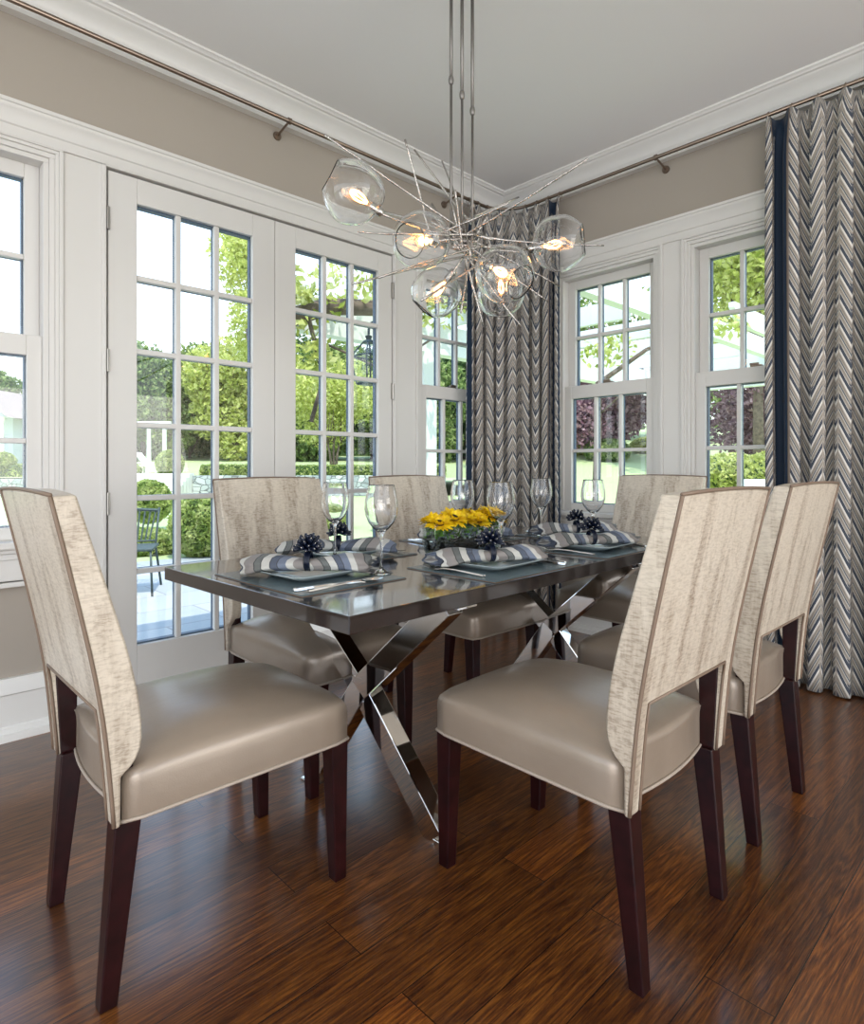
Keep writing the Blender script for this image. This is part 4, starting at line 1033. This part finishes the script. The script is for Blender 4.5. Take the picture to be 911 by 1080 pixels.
# white pergola outside the corner
pg = thing('pergola', 'large white pergola outside the room corner', 'pergola')
def post(x, y, h=2.35): MB().box(x-.1, x+.1, y-.1, y+.1, GZ, h).build('post', M['outwhite'], pg)
post(2.83, 5.0); post(10.3, 5.0); post(10.3, 1.7); post(10.3, -1.8); post(4.66, 5.0)
MB().box(2.74, 10.6, 4.92, 5.08, 2.35, 2.68).build('beam', M['outwhite'], pg); MB().box(10.22, 10.38, -2.6, 5.3, 2.35, 2.95).build('beam', M['outwhite'], pg)
MB().box(4.2, 10.6, 3.20, 3.32, 2.74, 2.98).build('beam', M['outwhite'], pg)
for k in range(5): y = -2.2+k*1.25; MB().prism([(7.6,2.98),(7.75,2.85),(8.2,2.80),(11.0,2.80),(11.25,2.88),(11.35,3.0),(11.35,3.04),(7.6,3.04)], y, y+.07).build('rafter', M['outwhite'], pg)
for k in range(1, 7): x = 2.9+k*1.1; MB().prism([(3.4 if k > 0 else 4.3,2.72),(6.0,2.72),(6.3,2.80),(6.4,2.9),(6.4,2.94),(3.4 if k > 0 else 4.3,2.94)], x, x+.07, 'yz').build('rafter', M['outwhite'], pg)
vn = thing('climbing_vine', 'woody climbing vine with yellow-green leaves over the pergola beam', 'vine', group=None)
MB().tube([(2.6,5.0,2.30),(3.2,4.7,2.55),(3.9,4.55,2.62),(4.8,4.6,2.85),(5.4,4.9,2.9)], [.09,.08,.075,.05,.03], 8).tube([(3.0,4.75,2.5),(3.15,4.7,1.9),(3.05,4.75,1.5)], .02, 6).tube([(2.6,5.0,2.3),(2.7,4.9,1.2),(2.78,4.9,GZ)], .05, 8).tube([(3.2,4.7,2.2),(3.7,4.5,2.0),(4.2,4.4,2.35)], .012, 6).build('woody_stem', M['bark'], vn, smooth=3)
leaf_cloud('foliage', [(2.9,4.7,2.6,.5,.3,.25),(3.7,4.6,2.8,.7,.3,.2),(4.8,4.8,3.0,.8,.4,.2),(3.1,4.75,2.1,.25,.2,.35),(4.3,4.5,2.65,.4,.3,.15)], 1300, .045, M['leafb'], 90, vn, .9)
vn2 = thing('climbing_vine', 'thin leafy vine sprays hanging from the pergola, before the right-hand windows', 'vine')
MB().tube([(7.0,4.3,GZ),(6.9,4.2,1.2),(6.6,4.0,2.1),(7.0,3.6,2.5),(7.6,3.3,2.8)], [.06,.05,.04,.025,.012], 7).tube([(6.7,4.1,1.7),(6.9,3.7,2.1),(7.2,3.4,2.2)], .012, 6).build('woody_stem', M['bark'], vn2, smooth=3)
leaf_cloud('foliage', [(6.8,4.0,2.5,.4,.4,.2),(7.4,3.4,2.75,.5,.3,.15),(6.9,2.6,2.6,.25,.25,.12)], 320, .05, M['leafb'], 91, vn2, .9)
# lantern
ln = thing('lantern', 'dark metal hanging lantern with glass sides outside the right french door', 'lantern', (3.13, 4.02, 1.78))
hk = MB().tube([(0,0,.40),(0,0,.44),(.03,-.0,.50),(.09,0,.53),(.15,0,.50),(.17,0,.42),(.24,0,.36)], .011, 7); hk.lathe([(0,.40),(.03,.385),(.02,.36),(.05,.34),(.055,.33),(0,.33)], n=12); hk.build('bracket_hook', M['iron'], ln, smooth=.8)
lf = MB()
cs_ = [(a, b) for a, b in ((-1,-1),(1,-1),(1,1),(-1,1))]
for i in range(4):
    a, b = cs_[i]; a2, b2 = cs_[(i+1) % 4]
    lf.tube([(a*.035,b*.035,.33),(a*.105,b*.105,.22),(a*.07,b*.07,0)], .007, 6)
    lf.tube([(a*.105,b*.105,.22),(a2*.105,b2*.105,.22)], .008, 6).tube([(a*.07,b*.07,0),(a2*.07,b2*.07,0)], .008, 6)
lf.box(-.07,.07,-.07,.07,-.012,.0); lf.build('frame', M['iron'], ln)
gl_ = MB()
for i in range(4):
    a, b = cs_[i]; a2, b2 = cs_[(i+1) % 4]
    gl_.add([(a*.035,b*.035,.33),(a2*.035,b2*.035,.33),(a2*.104,b2*.104,.22),(a*.104,b*.104,.22),(a*.07,b*.07,0),(a2*.07,b2*.07,0)], [(0,1,2,3),(3,2,5,4)])
gl_.build('glass_sides', M['pane'], ln)
lp_ = MB().box(3.31, 3.47, 3.94, 4.10, GZ, 2.5); lpo = lp_.build('porch_post', M['outwhite']); tag(lpo, 'white porch post carrying the lantern, behind the frame of the right french door', 'post')
# low white garden bench seen under the right window
bx_, by_ = cp(800, 9.5); bn = thing('garden_bench', 'white garden bench low in the window beside the right curtain', 'bench', (bx_, by_, GZ), CAMROT)
MB().box(-.75,.75,-.25,.25,.42,.48).build('seat', M['outwhite'], bn); MB().box(-.1,.75,.22,.27,.5,1.02).build('backrest', M['outwhite'], bn)
for x in (-.7,.7): MB().box(x-.04,x+.04,-.22,.22,0,.42).build('leg', M['outwhite'], bn)

# ------------------------------------------------------------------ light
sc = bpy.context.scene
w = bpy.data.worlds.new('world'); sc.world = w; w.use_nodes = True; nt = w.node_tree
for n in list(nt.nodes): nt.nodes.remove(n)
wo = nt.nodes.new('ShaderNodeOutputWorld'); bg = nt.nodes.new('ShaderNodeBackground'); nt.links.new(bg.outputs[0], wo.inputs[0])
tc = nt.nodes.new('ShaderNodeTexCoord'); sp = nt.nodes.new('ShaderNodeSeparateXYZ'); nt.links.new(tc.outputs['Generated'], sp.inputs[0])
cl = ramp(nt, sp.outputs[2], [(0,(.95,.97,1)), (.12,(.86,.93,1)), (.45,(.55,.74,1)), (1,(.32,.52,.92))])
nt.links.new(cl, bg.inputs[0]); bg.inputs[1].default_value = 2.0
sd = bpy.data.lights.new('sun', 'SUN'); sd.energy = 3.6; sd.angle = .01; sd.color = (1,.95,.86); so = bpy.data.objects.new('sun', sd); C.objects.link(so)
dirv = Vector((.2, .46, -1.0)).normalized(); so.rotation_euler = dirv.to_track_quat('-Z', 'Y').to_euler()
so.location = (0,0,20)
for nm, loc, tgt, sx, sy, e in (('rear_fill_light', (-2.2, -1.6, 1.2), (1.2, 1.2, 3.0), 3.2, 2.0, 66), ('side_fill_light', (2.6, -3.0, 1.2), (2.0, 1.2, 3.0), 3.0, 2.0, 54)):  # added fill lights behind the camera brighten the room; no windows stand there
    ad = bpy.data.lights.new(nm, 'AREA'); ad.shape = 'RECTANGLE'; ad.size = sx; ad.size_y = sy; ad.energy = e; ad.color = (1, .94, .86)
    ao = bpy.data.objects.new(nm, ad); C.objects.link(ao); ao.location = loc; ao.rotation_euler = (Vector(tgt)-Vector(loc)).to_track_quat('-Z', 'Y').to_euler()
sc.view_settings.view_transform = 'Standard'; sc.view_settings.look = 'None'; sc.view_settings.gamma = 1; sc.view_settings.use_curve_mapping = False
sc.view_settings.exposure = 0.42
try:
    sc.cycles.max_bounces = 14; sc.cycles.transparent_max_bounces = 24; sc.cycles.transmission_bounces = 12; sc.cycles.sample_clamp_indirect = 6; sc.cycles.caustics_refractive = False; sc.cycles.caustics_reflective = False
except Exception: pass
